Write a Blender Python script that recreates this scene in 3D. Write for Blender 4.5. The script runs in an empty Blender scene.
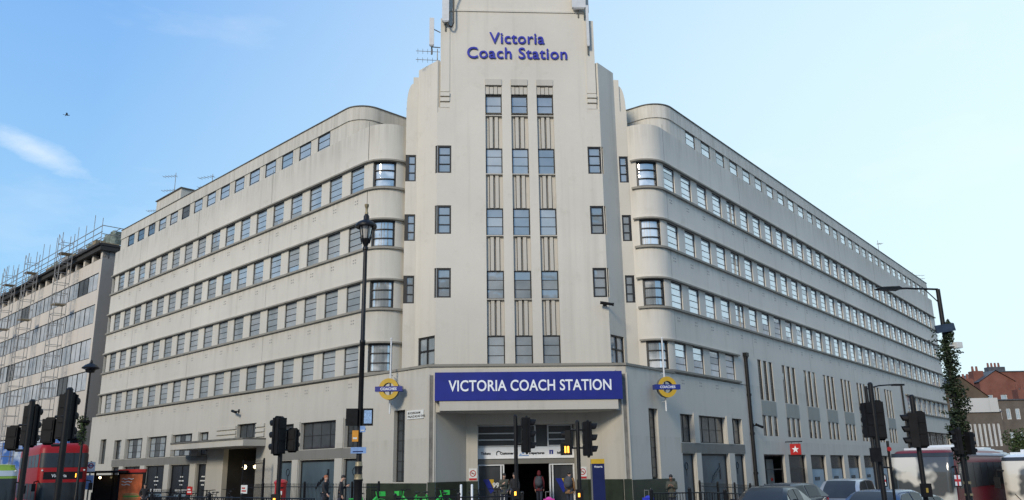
import bpy, bmesh, math, random
from mathutils import Vector, Matrix
rnd = random.Random(7)
R = math.radians
sc = bpy.context.scene
COL = sc.collection

# ------------------------------------------------------------------ helpers
class MB:
    def __init__(s): s.v = []; s.f = []; s.m = []
    def face(s, pts, m=0):
        i = len(s.v); s.v += [tuple(p) for p in pts]; s.f.append(tuple(range(i, i + len(pts)))); s.m.append(m)
    def grid(s, rows, m=0, close=False):
        i = len(s.v); n = len(rows[0])
        for r in rows: s.v += [tuple(p) for p in r]
        for a in range(len(rows) - 1):
            for b in range(n if close else n - 1):
                c = (b + 1) % n
                s.f.append((i + a*n + b, i + a*n + c, i + (a+1)*n + c, i + (a+1)*n + b)); s.m.append(m)
    def hexa(s, p, m=0):
        i = len(s.v); s.v += [tuple(q) for q in p]
        for f in ((0,1,2,3),(7,6,5,4),(0,4,5,1),(1,5,6,2),(2,6,7,3),(3,7,4,0)):
            s.f.append(tuple(i + k for k in f)); s.m.append(m)
    def box(s, x0, x1, y0, y1, z0, z1, m=0):
        s.hexa([(x0,y0,z0),(x1,y0,z0),(x1,y1,z0),(x0,y1,z0),(x0,y0,z1),(x1,y0,z1),(x1,y1,z1),(x0,y1,z1)], m)
    def fbox(s, fr, s0, s1, d0, d1, z0, z1, m=0):
        cuts = fr.cuts(s0, s1); P = fr.pt
        ring = lambda t: [P(t,d0,z0), P(t,d1,z0), P(t,d1,z1), P(t,d0,z1)]
        rows = [ring(t) for t in cuts]
        s.grid(rows, m, True); s.face(rows[0], m); s.face(rows[-1], m)
    def wall(s, fr, s0, s1, z0, z1, ops=(), d=0.0, depth=0.25, m=0, mr=None):
        # wall sheet with rectangular openings (s0,s1,z0,z1) and their reveals
        if mr is None: mr = m
        P = fr.pt
        S = set(fr.cuts(s0, s1)); Z = {z0, z1}
        ops = [(max(a,s0),min(b,s1),max(c,z0),min(e,z1)) for a,b,c,e in ops if b > s0 and a < s1 and e > z0 and c < z1]
        for a,b,c,e in ops: S |= {a, b}; Z |= {c, e}
        S = sorted(S); Z = sorted(Z)
        S = [x for i, x in enumerate(S) if i == 0 or x - S[i-1] > 1e-6]
        Z = [x for i, x in enumerate(Z) if i == 0 or x - Z[i-1] > 1e-6]
        for i in range(len(S)-1):
            a, b = S[i], S[i+1]; mid = (a+b)/2
            k = 0
            run = None
            for j in range(len(Z)-1):
                zm = (Z[j]+Z[j+1])/2
                solid = not any(o[0] < mid < o[1] and o[2] < zm < o[3] for o in ops)
                if solid and run is None: run = Z[j]
                if run is not None and (not solid or j == len(Z)-2):
                    e = Z[j+1] if solid else Z[j]
                    s.face([P(a,d,run), P(b,d,run), P(b,d,e), P(a,d,e)], m); run = None
        for a,b,c,e in ops:
            q = [a] + [x for x in fr.cuts(s0, s1) if a < x < b] + [b]
            for i in range(len(q)-1):
                for z in (c, e):
                    s.face([P(q[i],d,z), P(q[i+1],d,z), P(q[i+1],d-depth,z), P(q[i],d-depth,z)], mr)
            for t in (a, b):
                s.face([P(t,d,c), P(t,d,e), P(t,d-depth,e), P(t,d-depth,c)], mr)
    def tube(s, p0, p1, r0, r1=None, n=8, m=0, cap=True):
        r1 = r0 if r1 is None else r1
        p0 = Vector(p0); p1 = Vector(p1); d = (p1 - p0)
        if d.length < 1e-9: return
        d.normalize(); a = d.orthogonal().normalized(); b = d.cross(a)
        ring = lambda p, r: [p + a*(r*math.cos(2*math.pi*k/n)) + b*(r*math.sin(2*math.pi*k/n)) for k in range(n)]
        A = ring(p0, r0); B = ring(p1, r1)
        s.grid([A, B], m, True)
        if cap: s.face(A, m); s.face(B, m)
    def path(s, pts, r, n=8, m=0):
        for a, b in zip(pts[:-1], pts[1:]): s.tube(a, b, r, r, n, m)
    def lathe(s, prof, n=16, o=(0,0,0), m=0, ms=None):
        o = Vector(o)
        rows = [[o + Vector((r*math.cos(2*math.pi*k/n), r*math.sin(2*math.pi*k/n), z)) for k in range(n)] for r, z in prof]
        for i in range(len(rows)-1): s.grid(rows[i:i+2], ms[i] if ms else m, True)
        s.face(rows[0], ms[0] if ms else m); s.face(rows[-1], ms[-1] if ms else m)
    def ball(s, c, rx, ry=None, rz=None, n=10, m=0):
        ry = ry or rx; rz = rz or rx
        rows = []
        for i in range(n//2*1 + 3):
            t = math.pi * (i + .02) / (n//2 + 2.04) 
            rows.append([(c[0]+rx*math.sin(t)*math.cos(2*math.pi*k/n), c[1]+ry*math.sin(t)*math.sin(2*math.pi*k/n), c[2]+rz*math.cos(t)) for k in range(n)])
        s.grid(rows, m, True)
    def prism(s, poly, z0, z1, m=0, mt=None):
        a = [(p[0], p[1], z0) for p in poly]; b = [(p[0], p[1], z1) for p in poly]
        s.grid([a, b], m, True); s.face(a, m if mt is None else mt); s.face(b, m if mt is None else mt)
    def extr(s, poly, fn, d0, d1, m=0):
        # poly of 2D points placed by fn(a, b, d)
        a = [fn(p[0], p[1], d0) for p in poly]; b = [fn(p[0], p[1], d1) for p in poly]
        s.grid([a, b], m, True); s.face(a, m); s.face(b, m)
    def build(s, name, mats, parent=None, smooth=False, loc=None):
        me = bpy.data.meshes.new(name); me.from_pydata(s.v, [], s.f)
        if not isinstance(mats, (list, tuple)): mats = [mats]
        for q in mats: me.materials.append(q)
        me.polygons.foreach_set('material_index', s.m)
        bm = bmesh.new(); bm.from_mesh(me)
        bmesh.ops.remove_doubles(bm, verts=bm.verts, dist=1e-5)
        bmesh.ops.recalc_face_normals(bm, faces=bm.faces)
        if smooth:
            for f in bm.faces: f.smooth = True
            for e in bm.edges:
                if len(e.link_faces) == 2 and e.calc_face_angle(0) > R(38): e.smooth = False
        bm.to_mesh(me); bm.free(); me.update()
        o = bpy.data.objects.new(name, me); COL.objects.link(o)
        if parent: o.parent = parent
        if loc: o.location = loc
        return o

def empty(name, loc, rz=0.0, label=None, cat=None, group=None):
    o = bpy.data.objects.new(name, None); COL.objects.link(o)
    o.empty_display_size = .3; o.location = loc; o.rotation_euler = (0, 0, rz)
    tag(o, label, cat, group); return o
def tag(o, label=None, cat=None, group=None, kind=None):
    if label: o['label'] = label
    if cat: o['category'] = cat
    if group: o['group'] = group
    if kind: o['kind'] = kind
    return o
def put(src, parent, loc, rz=0.0):
    c = src.copy(); COL.objects.link(c); c.parent = parent; c.location = loc; c.rotation_euler = (0, 0, rz); return c
def copy_tree(o, parent=None):
    c = o.copy(); COL.objects.link(c)
    if parent: c.parent = parent
    for ch in list(o.children): copy_tree(ch, c)
    return c

def text_mesh(txt, size, bold=0.0, ext=0.01, space=1.0, align='CENTER', width=None):
    cu = bpy.data.curves.new('t', 'FONT'); cu.body = txt; cu.size = size; cu.offset = bold; cu.extrude = ext
    cu.align_x = align; cu.align_y = 'BOTTOM_BASELINE'; cu.space_character = space; cu.resolution_u = 4
    o = bpy.data.objects.new('t', cu); COL.objects.link(o)
    dg = bpy.context.evaluated_depsgraph_get(); dg.update()
    me = bpy.data.meshes.new_from_object(o.evaluated_get(dg))
    bpy.data.objects.remove(o); bpy.data.curves.remove(cu)
    if width:
        xs = [v.co.x for v in me.vertices]; k = width/(max(xs)-min(xs)); c = (max(xs)+min(xs))/2
        for v in me.vertices: v.co.x = (v.co.x - c)*k
    return me
def text(name, txt, size, mat, parent, loc, rz, bold=0.0, ext=0.01, space=1.0, align='CENTER', width=None):
    me = text_mesh(txt, size, bold, ext, space, align, width); me.name = name; me.materials.clear(); me.materials.append(mat)
    o = bpy.data.objects.new(name, me); COL.objects.link(o); o.parent = parent; o.location = loc
    o.rotation_euler = (R(90), 0, rz); return o

# ------------------------------------------------------------------ materials
def nt(name):
    m = bpy.data.materials.new(name); m.use_nodes = True
    t = m.node_tree; b = t.nodes['Principled BSDF']; return m, t, b
def N(t, typ, **kw):
    n = t.nodes.new(typ)
    for k, v in kw.items():
        if k in n.inputs: n.inputs[k].default_value = v
        else: setattr(n, k, v)
    return n
def noise(t, coord, scale, detail=4, rough=.55, vec=(1,1,1)):
    mp = N(t, 'ShaderNodeMapping'); mp.inputs['Scale'].default_value = vec
    t.links.new(coord, mp.inputs['Vector'])
    n = N(t, 'ShaderNodeTexNoise', Scale=scale, Detail=detail, Roughness=rough)
    t.links.new(mp.outputs[0], n.inputs['Vector']); return n.outputs['Fac']
def ramp(t, fac, lo, hi, a=(0,0,0,1), b=(1,1,1,1)):
    r = N(t, 'ShaderNodeValToRGB'); r.color_ramp.elements[0].position = lo; r.color_ramp.elements[1].position = hi
    r.color_ramp.elements[0].color = a; r.color_ramp.elements[1].color = b
    t.links.new(fac, r.inputs[0]); return r.outputs[0]
def mix(t, fac, a, b, mode='MIX'):
    m = N(t, 'ShaderNodeMix', data_type='RGBA', blend_type=mode)
    for s, v in ((0, fac), (6, a), (7, b)):
        if isinstance(v, (int, float)): m.inputs[s].default_value = v
        elif isinstance(v, tuple): m.inputs[s].default_value = v
        else: t.links.new(v, m.inputs[s])
    return m.outputs[2]
def c4(c): return (c[0], c[1], c[2], 1)
def mat(name, col, rough=.6, metal=0.0, var=.18, scale=3.0, bump=0.0, spec=.5, emit=0, coat=0.0):
    m, t, b = nt(name)
    tc = N(t, 'ShaderNodeTexCoord')
    f = noise(t, tc.outputs['Object'], scale)
    d = tuple(x*(1-var) for x in col); l = tuple(min(1, x*(1+var)) for x in col)
    t.links.new(ramp(t, f, .3, .7, c4(d), c4(l)), b.inputs['Base Color'])
    b.inputs['Roughness'].default_value = rough; b.inputs['Metallic'].default_value = metal
    b.inputs['Specular IOR Level'].default_value = spec; b.inputs['Coat Weight'].default_value = coat
    if emit:
        b.inputs['Emission Color'].default_value = c4(col); b.inputs['Emission Strength'].default_value = emit
    if bump:
        f2 = noise(t, tc.outputs['Object'], scale*8, 6)
        bp = N(t, 'ShaderNodeBump', Strength=bump, Distance=.02); t.links.new(f2, bp.inputs['Height']); t.links.new(bp.outputs[0], b.inputs['Normal'])
    return m
def render_wall(name, col, grime=.5, streak=.5, sills=False):
    # painted cement render: cloudy tone, vertical rain streaks, sill soot, painted street shade, faint joints
    m, t, b = nt(name)
    tc = N(t, 'ShaderNodeTexCoord'); O = tc.outputs['Object']
    big = noise(t, O, .16, 5, .6)
    c = mix(t, ramp(t, big, .3, .72), tuple(x*.86 for x in col)+(1,), c4(col))
    st = noise(t, O, 1.0, 5, .65, (1.6, 1.6, .07))
    c = mix(t, mix(t, streak, (0,0,0,1), ramp(t, st, .52, .8)), c, (col[0]*.52, col[1]*.52, col[2]*.5, 1))
    bl = noise(t, O, .9, 8, .7)
    c = mix(t, mix(t, grime, (0,0,0,1), ramp(t, bl, .58, .82)), c, (col[0]*.5, col[1]*.49, col[2]*.44, 1))
    if sills:      # rain-borne soot running down from each sill
        sz = N(t, 'ShaderNodeSeparateXYZ'); t.links.new(O, sz.inputs[0])
        sb = N(t, 'ShaderNodeMath', operation='SUBTRACT'); sb.inputs[0].default_value = 20.98; t.links.new(sz.outputs[2], sb.inputs[1])
        md = N(t, 'ShaderNodeMath', operation='MODULO'); t.links.new(sb.outputs[0], md.inputs[0]); md.inputs[1].default_value = 3.505
        fall = ramp(t, md.outputs[0], 0, 1.0, (1,1,1,1), (0,0,0,1))
        fine_s = noise(t, O, 1.0, 4, .7, (3.4, 3.4, .12))
        msk = mix(t, 1.0, fall, ramp(t, fine_s, .42, .72, (.02,.02,.02,1), (.5,.5,.5,1)), 'MULTIPLY')
        c = mix(t, msk, c, (col[0]*.42, col[1]*.42, col[2]*.39, 1))
    fine = noise(t, O, 14, 3)
    c = mix(t, ramp(t, fine, .2, .8, (.0,.0,.0,1), (.16,.16,.16,1)), c, (col[0]*.6, col[1]*.6, col[2]*.6, 1))
    # street shade painted into the colour: darker towards the ground
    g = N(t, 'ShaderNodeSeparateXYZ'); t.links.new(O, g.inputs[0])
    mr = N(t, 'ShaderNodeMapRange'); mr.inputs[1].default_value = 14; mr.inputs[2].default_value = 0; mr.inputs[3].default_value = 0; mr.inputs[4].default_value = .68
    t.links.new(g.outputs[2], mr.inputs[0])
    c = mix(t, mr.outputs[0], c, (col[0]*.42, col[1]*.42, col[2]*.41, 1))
    t.links.new(c, b.inputs['Base Color'])
    b.inputs['Roughness'].default_value = .82; b.inputs['Specular IOR Level'].default_value = .25
    bp = N(t, 'ShaderNodeBump', Strength=.25, Distance=.03); t.links.new(noise(t, O, 3.5, 8, .7), bp.inputs['Height']); t.links.new(bp.outputs[0], b.inputs['Normal'])
    return m
def glass(name, dark, light, refl, rough=.04, ior=1.5, rmax=1.0, lo=.35, hi=.65):
    # opaque window glass: interior tone behind, some with painted reflections, mirror reflection on top
    m, t, b = nt(name)
    tc = N(t, 'ShaderNodeTexCoord'); O = tc.outputs['Object']; oi = N(t, 'ShaderNodeObjectInfo')
    ad = N(t, 'ShaderNodeVectorMath', operation='ADD'); t.links.new(O, ad.inputs[0])
    sc_ = N(t, 'ShaderNodeVectorMath', operation='SCALE'); sc_.inputs[3].default_value = 57.0
    cmb = N(t, 'ShaderNodeCombineXYZ'); t.links.new(oi.outputs['Random'], cmb.inputs[0]); t.links.new(oi.outputs['Random'], cmb.inputs[2])
    t.links.new(cmb.outputs[0], sc_.inputs[0]); t.links.new(sc_.outputs[0], ad.inputs[1])
    f = noise(t, ad.outputs[0], .55, 3)
    t.links.new(ramp(t, f, lo, hi, c4(dark), c4(light)), b.inputs['Base Color'])
    b.inputs['Roughness'].default_value = .5
    gl = N(t, 'ShaderNodeBsdfGlossy'); gl.inputs['Roughness'].default_value = rough; gl.inputs['Color'].default_value = (.86,.9,.94,1)
    bp = N(t, 'ShaderNodeBump', Strength=.12, Distance=.05); t.links.new(noise(t, ad.outputs[0], 1.1, 2), bp.inputs['Height']); t.links.new(bp.outputs[0], gl.inputs['Normal'])
    lw = N(t, 'ShaderNodeLayerWeight', Blend=.5); fr = N(t, 'ShaderNodeMath', operation='POWER'); t.links.new(lw.outputs['Facing'], fr.inputs[0]); fr.inputs[1].default_value = 4.0
    mp = N(t, 'ShaderNodeMapRange'); mp.inputs[1].default_value = 0; mp.inputs[2].default_value = 1; mp.inputs[3].default_value = refl; mp.inputs[4].default_value = rmax
    t.links.new(fr.outputs[0], mp.inputs[0])
    mx = N(t, 'ShaderNodeMixShader'); t.links.new(mp.outputs[0], mx.inputs[0]); t.links.new(b.outputs[0], mx.inputs[1]); t.links.new(gl.outputs[0], mx.inputs[2])
    t.links.new(mx.outputs[0], t.nodes['Material Output'].inputs['Surface'])
    return m
def paint(name, col, rough=.28, metal=0.0, coat=.6):
    return mat(name, col, rough, metal, .06, 1.2, 0, .3, 0, coat)

M = {}
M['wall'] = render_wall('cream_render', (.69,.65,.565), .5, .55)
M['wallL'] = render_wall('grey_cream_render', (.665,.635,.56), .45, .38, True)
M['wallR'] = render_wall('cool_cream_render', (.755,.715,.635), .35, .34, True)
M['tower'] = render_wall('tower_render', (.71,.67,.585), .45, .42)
M['ledge'] = render_wall('sooty_ledge', (.33,.31,.265), .7, .8)
M['cap'] = mat('lead_capping', (.12,.115,.10), .7, 0, .35, 2, .2)
M['groove'] = mat('shadow_gap', (.16,.155,.14), .8, 0, .3, 3)
M['vent'] = mat('air_brick', (.27,.26,.24), .8)
M['green'] = mat('dark_green_plinth', (.022,.03,.018), .35, 0, .3, 1.5, .1)
M['greyband'] = render_wall('grey_spandrel', (.27,.265,.24), .5, .6)
M['panelR'] = render_wall('grey_green_panel', (.40,.405,.37), .4, .5)
M['flute'] = render_wall('fluted_panel', (.60,.565,.495), .45, .5)
M['frame'] = mat('dark_window_metal', (.022,.021,.02), .45, .2, .3, 6)
M['frameblue'] = mat('navy_window_metal', (.025,.035,.055), .45, .2, .3, 6)
M['white'] = mat('white_metal', (.62,.63,.63), .4, 0, .08, 4)
M['glassA'] = glass('glass_grey', (.20,.24,.255), (.34,.38,.40), .2)
M['glassB'] = glass('glass_blind', (.25,.29,.31), (.40,.43,.44), .16)
M['glassC'] = glass('glass_dark', (.012,.016,.019), (.045,.052,.056), .07)
M['glassR'] = glass('glass_bright', (.46,.52,.57), (.70,.76,.80), .42)
M['glassO'] = glass('glass_office', (.42,.47,.50), (.74,.77,.78), .15)
M['glassT'] = glass('glass_tower', (.14,.175,.195), (.27,.30,.32), .2)
M['glassE'] = glass('glass_entrance', (.008,.01,.012), (.025,.028,.03), .04)
M['curved'] = glass('curved_glass', (.16,.19,.205), (.78,.80,.80), .4, .02, 1.5, 1.0, .44, .58)  # pale patches paint silvery reflections into the base colour
M['vinylD'] = mat('black_vinyl', (.012,.016,.022), .25, 0, .4, .6)
M['vinylB'] = mat('blue_grey_vinyl', (.065,.095,.115), .35, 0, .35, .5)
M['vinylP'] = mat('pale_frosted_vinyl', (.22,.31,.38), .4, 0, .25, .5)
M['dark'] = mat('deep_interior', (.012,.012,.012), .8, 0, .5, 1)
M['blue'] = mat('sign_blue', (.008,.017,.20), .35, 0, .15, 1, 0, .5, 0, .3)
M['letterblue'] = mat('letter_blue', (.028,.03,.36), .4, 0, .1, 2)
M['signwhite'] = mat('sign_white', (.78,.8,.82), .35, 0, .05, 3)
M['yellow'] = mat('roundel_yellow', (.52,.33,.025), .35, 0, .12, 3)
M['black'] = mat('black_paint', (.008,.008,.009), .45, 0, .4, 5, .05, .3)
M['blackmatt'] = mat('black_plastic', (.007,.007,.008), .6, 0, .4, 5, 0, .2)
M['gold'] = mat('gold_paint', (.42,.29,.06), .4, .3, .25, 9)
M['oldgilt'] = mat('tarnished_gilt', (.26,.21,.12), .5, .2, .4, 9)
M['red'] = mat('postbox_red', (.42,.018,.016), .32, 0, .15, 3, 0, .5, 0, .3)
M['busred'] = paint('bus_red', (.30,.008,.010), .45, 0, .0)
M['maroon'] = paint('coach_maroon', (.16,.010,.016), .4, 0, .0)
M['silver'] = paint('silver_paint', (.42,.44,.46), .3, .5)
M['coachwhite'] = paint('coach_white', (.62,.66,.70), .3)
M['lime'] = paint('lime_paint', (.27,.42,.03), .35)
M['tyre'] = mat('tyre_rubber', (.014,.014,.014), .8)
M['rim'] = mat('alloy_rim', (.35,.36,.37), .35, .8, .1)
M['autoglass'] = glass('vehicle_glass', (.006,.008,.010), (.022,.026,.03), .015, .03, 1.3, .09)
M['screen'] = glass('coach_windscreen', (.02,.025,.026), (.60,.56,.47), .06, .05, 1.35, .25, .44, .50)  # cream patches are reflections painted into the glass colour
M['chrome'] = mat('chrome', (.6,.6,.6), .15, 1, .05)
M['lamp'] = mat('warm_lamp', (1,.78,.42), .4, 0, .02, 2, 0, .5, 9)
M['amber'] = mat('amber_led', (1,.38,.04), .4, 0, .02, 2, 0, .5, 4)
M['greenled'] = mat('green_led', (.05,.8,.3), .4, 0, .02, 2, 0, .5, 1.5)
M['headlamp'] = mat('headlamp', (.6,.6,.58), .15, 0, .05, 4, 0, .5, .12)
M['lcd'] = mat('lcd_blue', (.20,.30,.46), .25, 0, .5, 26, 0, .5, .35)
M['plate'] = mat('white_plate', (.62,.63,.6), .4, 0, .1, 8)
M['paleblue'] = mat('pale_blue_sign', (.20,.32,.56), .4, 0, .15, 8)
M['orange'] = mat('orange_sticker', (.62,.27,.03), .4, 0, .1, 8)
M['lensclear'] = glass('lantern_glass', (.22,.2,.17), (.5,.48,.44), .25)
M['hire'] = mat('hire_bike_green', (.03,.40,.06), .35, 0, .15, 4)
M['saddle'] = mat('saddle_black', (.01,.01,.01), .6)
M['skin'] = mat('skin', (.48,.29,.21), .55, 0, .08, 9)
M['skin2'] = mat('skin_brown', (.24,.13,.085), .55, 0, .08, 9)
M['hairD'] = mat('dark_hair', (.014,.011,.009), .6, 0, .3, 20)
M['hairR'] = mat('ginger_hair', (.33,.11,.045), .6, 0, .25, 20)
M['coatK'] = mat('black_coat', (.014,.014,.016), .8, 0, .3, 5, .1)
M['coatO'] = mat('olive_coat', (.06,.062,.045), .85, 0, .3, 5, .1)
M['coatB'] = mat('tan_jacket', (.22,.115,.045), .8, 0, .25, 5, .1)
M['coatR'] = mat('red_jacket', (.10,.006,.01), .8, 0, .25, 5, .1)
M['jeans'] = mat('dark_jeans', (.025,.03,.045), .85, 0, .3, 6, .1)
M['bagK'] = mat('grey_backpack', (.05,.055,.062), .8, 0, .3, 5, .1)
M['pink'] = mat('pink_shell', (.62,.06,.32), .35, 0, .1, 4)
M['bagblue'] = mat('blue_shell', (.03,.04,.42), .4, 0, .1, 4)
M['scaff'] = mat('scaffold_steel', (.30,.29,.275), .6, .2, .3, 5)
M['board'] = mat('scaffold_board', (.30,.24,.15), .8, 0, .3, 4)
M['net'] = mat('debris_netting', (.17,.20,.17), .9, 0, .5, 2.5, .3)
M['oldconc'] = render_wall('brown_concrete', (.68,.62,.54), .4, .5)
M['oldend'] = render_wall('grey_end_wall', (.30,.295,.285), .3, .3)
M['eaves'] = mat('dark_eaves', (.035,.033,.03), .8)
M['ochre'] = mat('ochre_panel', (.38,.31,.10), .7, 0, .4, 2)
def hoard_mat():
    m, t, b = nt('cloud_print_hoarding')
    tc = N(t, 'ShaderNodeTexCoord')
    f = noise(t, tc.outputs['Object'], .35, 6, .6, (1,1,2))
    t.links.new(ramp(t, f, .42, .62, (.03,.11,.36,1), (.48,.54,.60,1)), b.inputs['Base Color']); b.inputs['Roughness'].default_value = .5
    return m
M['hoard'] = hoard_mat()
def brick(name, c1, c2, mortar, s=1.0):
    m, t, b = nt(name)
    tc = N(t, 'ShaderNodeTexCoord'); O = tc.outputs['Object']
    sp = N(t, 'ShaderNodeSeparateXYZ'); t.links.new(O, sp.inputs[0])
    ad = N(t, 'ShaderNodeMath', operation='ADD'); t.links.new(sp.outputs[0], ad.inputs[0]); t.links.new(sp.outputs[1], ad.inputs[1])
    cb = N(t, 'ShaderNodeCombineXYZ'); t.links.new(ad.outputs[0], cb.inputs[0]); t.links.new(sp.outputs[2], cb.inputs[1])
    br = N(t, 'ShaderNodeTexBrick', Color1=c4(c1), Color2=c4(c2), Mortar=c4(mortar), Scale=4.0*s)
    t.links.new(cb.outputs[0], br.inputs['Vector'])
    f = noise(t, O, .5, 6, .65)
    t.links.new(mix(t, ramp(t, f, .35, .75), br.outputs[0], tuple(x*.5 for x in c1)+(1,)), b.inputs['Base Color'])
    b.inputs['Roughness'].default_value = .85
    return m
M['brickBrown'] = brick('brown_stock_brick', (.135,.09,.055), (.10,.07,.045), (.15,.13,.10))
M['brickRed'] = brick('red_brick', (.26,.085,.055), (.20,.065,.045), (.2,.15,.12))
M['brickYellow'] = brick('yellow_stock_brick', (.33,.25,.13), (.27,.20,.11), (.25,.22,.17))
M['brickDark'] = brick('dark_stock_brick', (.15,.12,.095), (.115,.095,.08), (.16,.14,.12))
M['stucco'] = render_wall('white_stucco', (.66,.66,.64), .4, .5)
M['slate'] = mat('slate', (.07,.075,.085), .6, 0, .3, 3, .2)
M['leaf'] = None
def leaf_mat(name, a, b_):
    m, t, b = nt(name)
    tc = N(t, 'ShaderNodeTexCoord'); f = noise(t, tc.outputs['Object'], 2.6, 4, .7)
    t.links.new(ramp(t, f, .3, .7, c4(a), c4(b_)), b.inputs['Base Color']); b.inputs['Roughness'].default_value = .6
    b.inputs['Specular IOR Level'].default_value = .3
    return m
M['ivy'] = leaf_mat('ivy_leaf', (.010,.019,.008), (.034,.052,.02))
M['leaf'] = leaf_mat('tree_leaf', (.02,.04,.012), (.07,.10,.03))
M['bark'] = mat('bark', (.06,.045,.032), .9, 0, .3, 6, .4)
M['asphalt'] = mat('asphalt', (.045,.045,.047), .85, 0, .25, 1.2, .3)
M['earth'] = mat('town_ground', (.075,.073,.07), .9, 0, .3, .2)
M['paving'] = mat('paving_stone', (.20,.19,.175), .85, 0, .25, .9, .2)
M['kerb'] = mat('granite_kerb', (.24,.235,.225), .8, 0, .2, 4)
M['line'] = mat('road_line_white', (.62,.62,.58), .7, 0, .2, 5)
M['liney'] = mat('road_line_yellow', (.55,.38,.04), .7, 0, .2, 5)
M['adbase'] = mat('poster_orange', (.55,.12,.035), .35, 0, .5, 2.2)
M['adgreen'] = mat('poster_green', (.10,.26,.04), .4)
M['adbrown'] = mat('poster_brown', (.42,.19,.06), .4)
M['adwhite'] = mat('poster_white', (.7,.66,.6), .4)
M['flagblue'] = mat('flag_blue', (.010,.016,.075), .5, 0, .1, 3, 0, .2)
M['flagred'] = mat('flag_red', (.5,.02,.03), .5)
M['birdgrey'] = mat('bird_grey', (.12,.12,.13), .8)

# ------------------------------------------------------------------ camera
EYE = 1.9; FPX = 826.6; PITCH = .260; ROLL = -.0160
cam = bpy.data.cameras.new('camera'); co = bpy.data.objects.new('camera', cam); COL.objects.link(co)
cam.sensor_width = 36; cam.lens = FPX/1024*36; cam.clip_end = 6000; cam.clip_start = .1
Fw = Vector((0, math.cos(PITCH), math.sin(PITCH))); Up0 = Vector((0, -math.sin(PITCH), math.cos(PITCH))); Rt0 = Vector((1,0,0))
cr, sr = math.cos(ROLL), math.sin(ROLL)
Rt = Rt0*cr + Up0*sr; Up = Up0*cr - Rt0*sr
mw = Matrix.Identity(4)
for i in range(3): mw[i][0] = Rt[i]; mw[i][1] = Up[i]; mw[i][2] = -Fw[i]
mw.translation = (0, 0, EYE); co.matrix_world = mw; sc.camera = co

# ------------------------------------------------------------------ ground heights and frames
def gh(x, y=0): return -.07*min(max(x-6.0, 0), 18) - .04*min(max(-x-14, 0), 30)
XB = (-44, -14, 6.0, 24.0)
A0 = Vector((1.05, 35.55, 0))
thL, thR = .789, .662
uL = Vector((-math.sin(thL), math.cos(thL), 0)); oL = Vector((-math.cos(thL), -math.sin(thL), 0))
uR = Vector((math.sin(thR), math.cos(thR), 0)); oR = Vector((math.cos(thR), -math.sin(thR), 0))
PH = (thL-thR)/2; HA = (thL+thR)/2
eX = Vector((math.cos(PH), math.sin(PH), 0)); eY = Vector((-math.sin(PH), math.cos(PH), 0))
Zv = Vector((0,0,1))
class FR:      # flat facade frame: s along, d outward, z up (relative to the building's origin)
    def __init__(s, o, u, n): s.o = o; s.u = u; s.n = n; s.rh = u.cross(n).z > 0
    def pt(s, a, d, z): return s.o + s.u*a + s.n*d + Zv*z
    def cuts(s, a, b): return [a, b]
    def place(s, a, w, d, z):
        if s.rh: return s.pt(a, d, z), math.atan2(s.u.y, s.u.x)
        return s.pt(a+w, d, z), math.atan2(-s.u.y, -s.u.x)
class PF(FR):  # the same with a rounded end: below sc the path turns a quarter circle of radius r inwards
    def __init__(s, o, u, n, sc_, r): super().__init__(o, u, n); s.sc = sc_; s.r = r
    def pt(s, a, d, z):
        if a >= s.sc: return super().pt(a, d, z)
        th = (s.sc - a)/s.r
        if th <= math.pi/2:
            return s.o + s.u*(s.sc - (s.r+d)*math.sin(th)) + s.n*(-s.r + (s.r+d)*math.cos(th)) + Zv*z
        ex = a - (s.sc - s.r*math.pi/2)
        return s.o + s.u*(s.sc - s.r - d) + s.n*(-s.r + ex) + Zv*z
    def cuts(s, a, b):
        q = {a, b}; k = 0
        e = s.sc - s.r*math.pi/2
        for k in range(0, 19):
            x = s.sc - s.r*math.pi/2*k/18
            if a < x < b: q.add(x)
        return sorted(q)
O0 = Vector((0,0,0))
FLt = FR(O0, uL, oL); FRt = FR(O0, uR, oR)
SC = 13.2; RAD = 2.1
PL = PF(O0, uL, oL, 13.3, 1.6); PR = PF(O0, uR, oR, 12.75, 1.35)
PL.win = (R(22), R(71)); PR.win = (R(22), R(76))
PLa = PF(oL*-.31, uL, oL, 16.0, 1.4); PRa = PF(oR*-.31, uR, oR, 15.0, 1.4)
def FF(y): return FR(eY*y, eX, -eY)

# ================================================================== THE COACH STATION
st = empty('coach_station_building', A0, 0, 'cream art deco corner building with tall tower, curved wings and blue name board', 'building')
def part(mb, name, mats, parent=st, smooth=False): return mb.build(name, mats, parent, smooth)

STRIPS = (19.25, 15.73, 12.25, 8.75)
WW = 1.36
PANE_REC = .09
# window prototypes -------------------------------------------------------
def win_mesh(w, h, bars=3, vb=0, fw=.045, proud=.03):
    mb = MB()
    mb.box(0, fw, -.05, proud, 0, h); mb.box(w-fw, w, -.05, proud, 0, h)
    mb.box(fw, w-fw, -.05, proud, 0, fw); mb.box(fw, w-fw, -.05, proud, h-fw*1.2, h)
    for k in range(bars):
        z = h*(k+1)/(bars+1); mb.box(fw, w-fw, -.05, proud-.015, z-.017, z+.017)
    for k in range(vb):
        x = w*(k+1)/(vb+1); mb.box(x-.022, x+.022, -.05, proud-.012, fw, h-fw*1.2)
    return mb
def pane_mesh(w, h, bars, seed, weights, nm):
    r = random.Random(seed); mb = MB()
    full = r.random() < .65
    base = r.choices(range(nm), weights)[0]
    for k in range(bars+1):
        z0 = h*k/(bars+1); z1 = h*(k+1)/(bars+1)
        a, b = r.uniform(-.006,.006), r.uniform(-.006,.006)
        m = base if full or r.random() < .6 else r.choices(range(nm), weights)[0]
        mb.face([(0,a,z0),(w,-a,z0),(w,b-a,z1),(0,a+b,z1)], m)
    return mb
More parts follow.
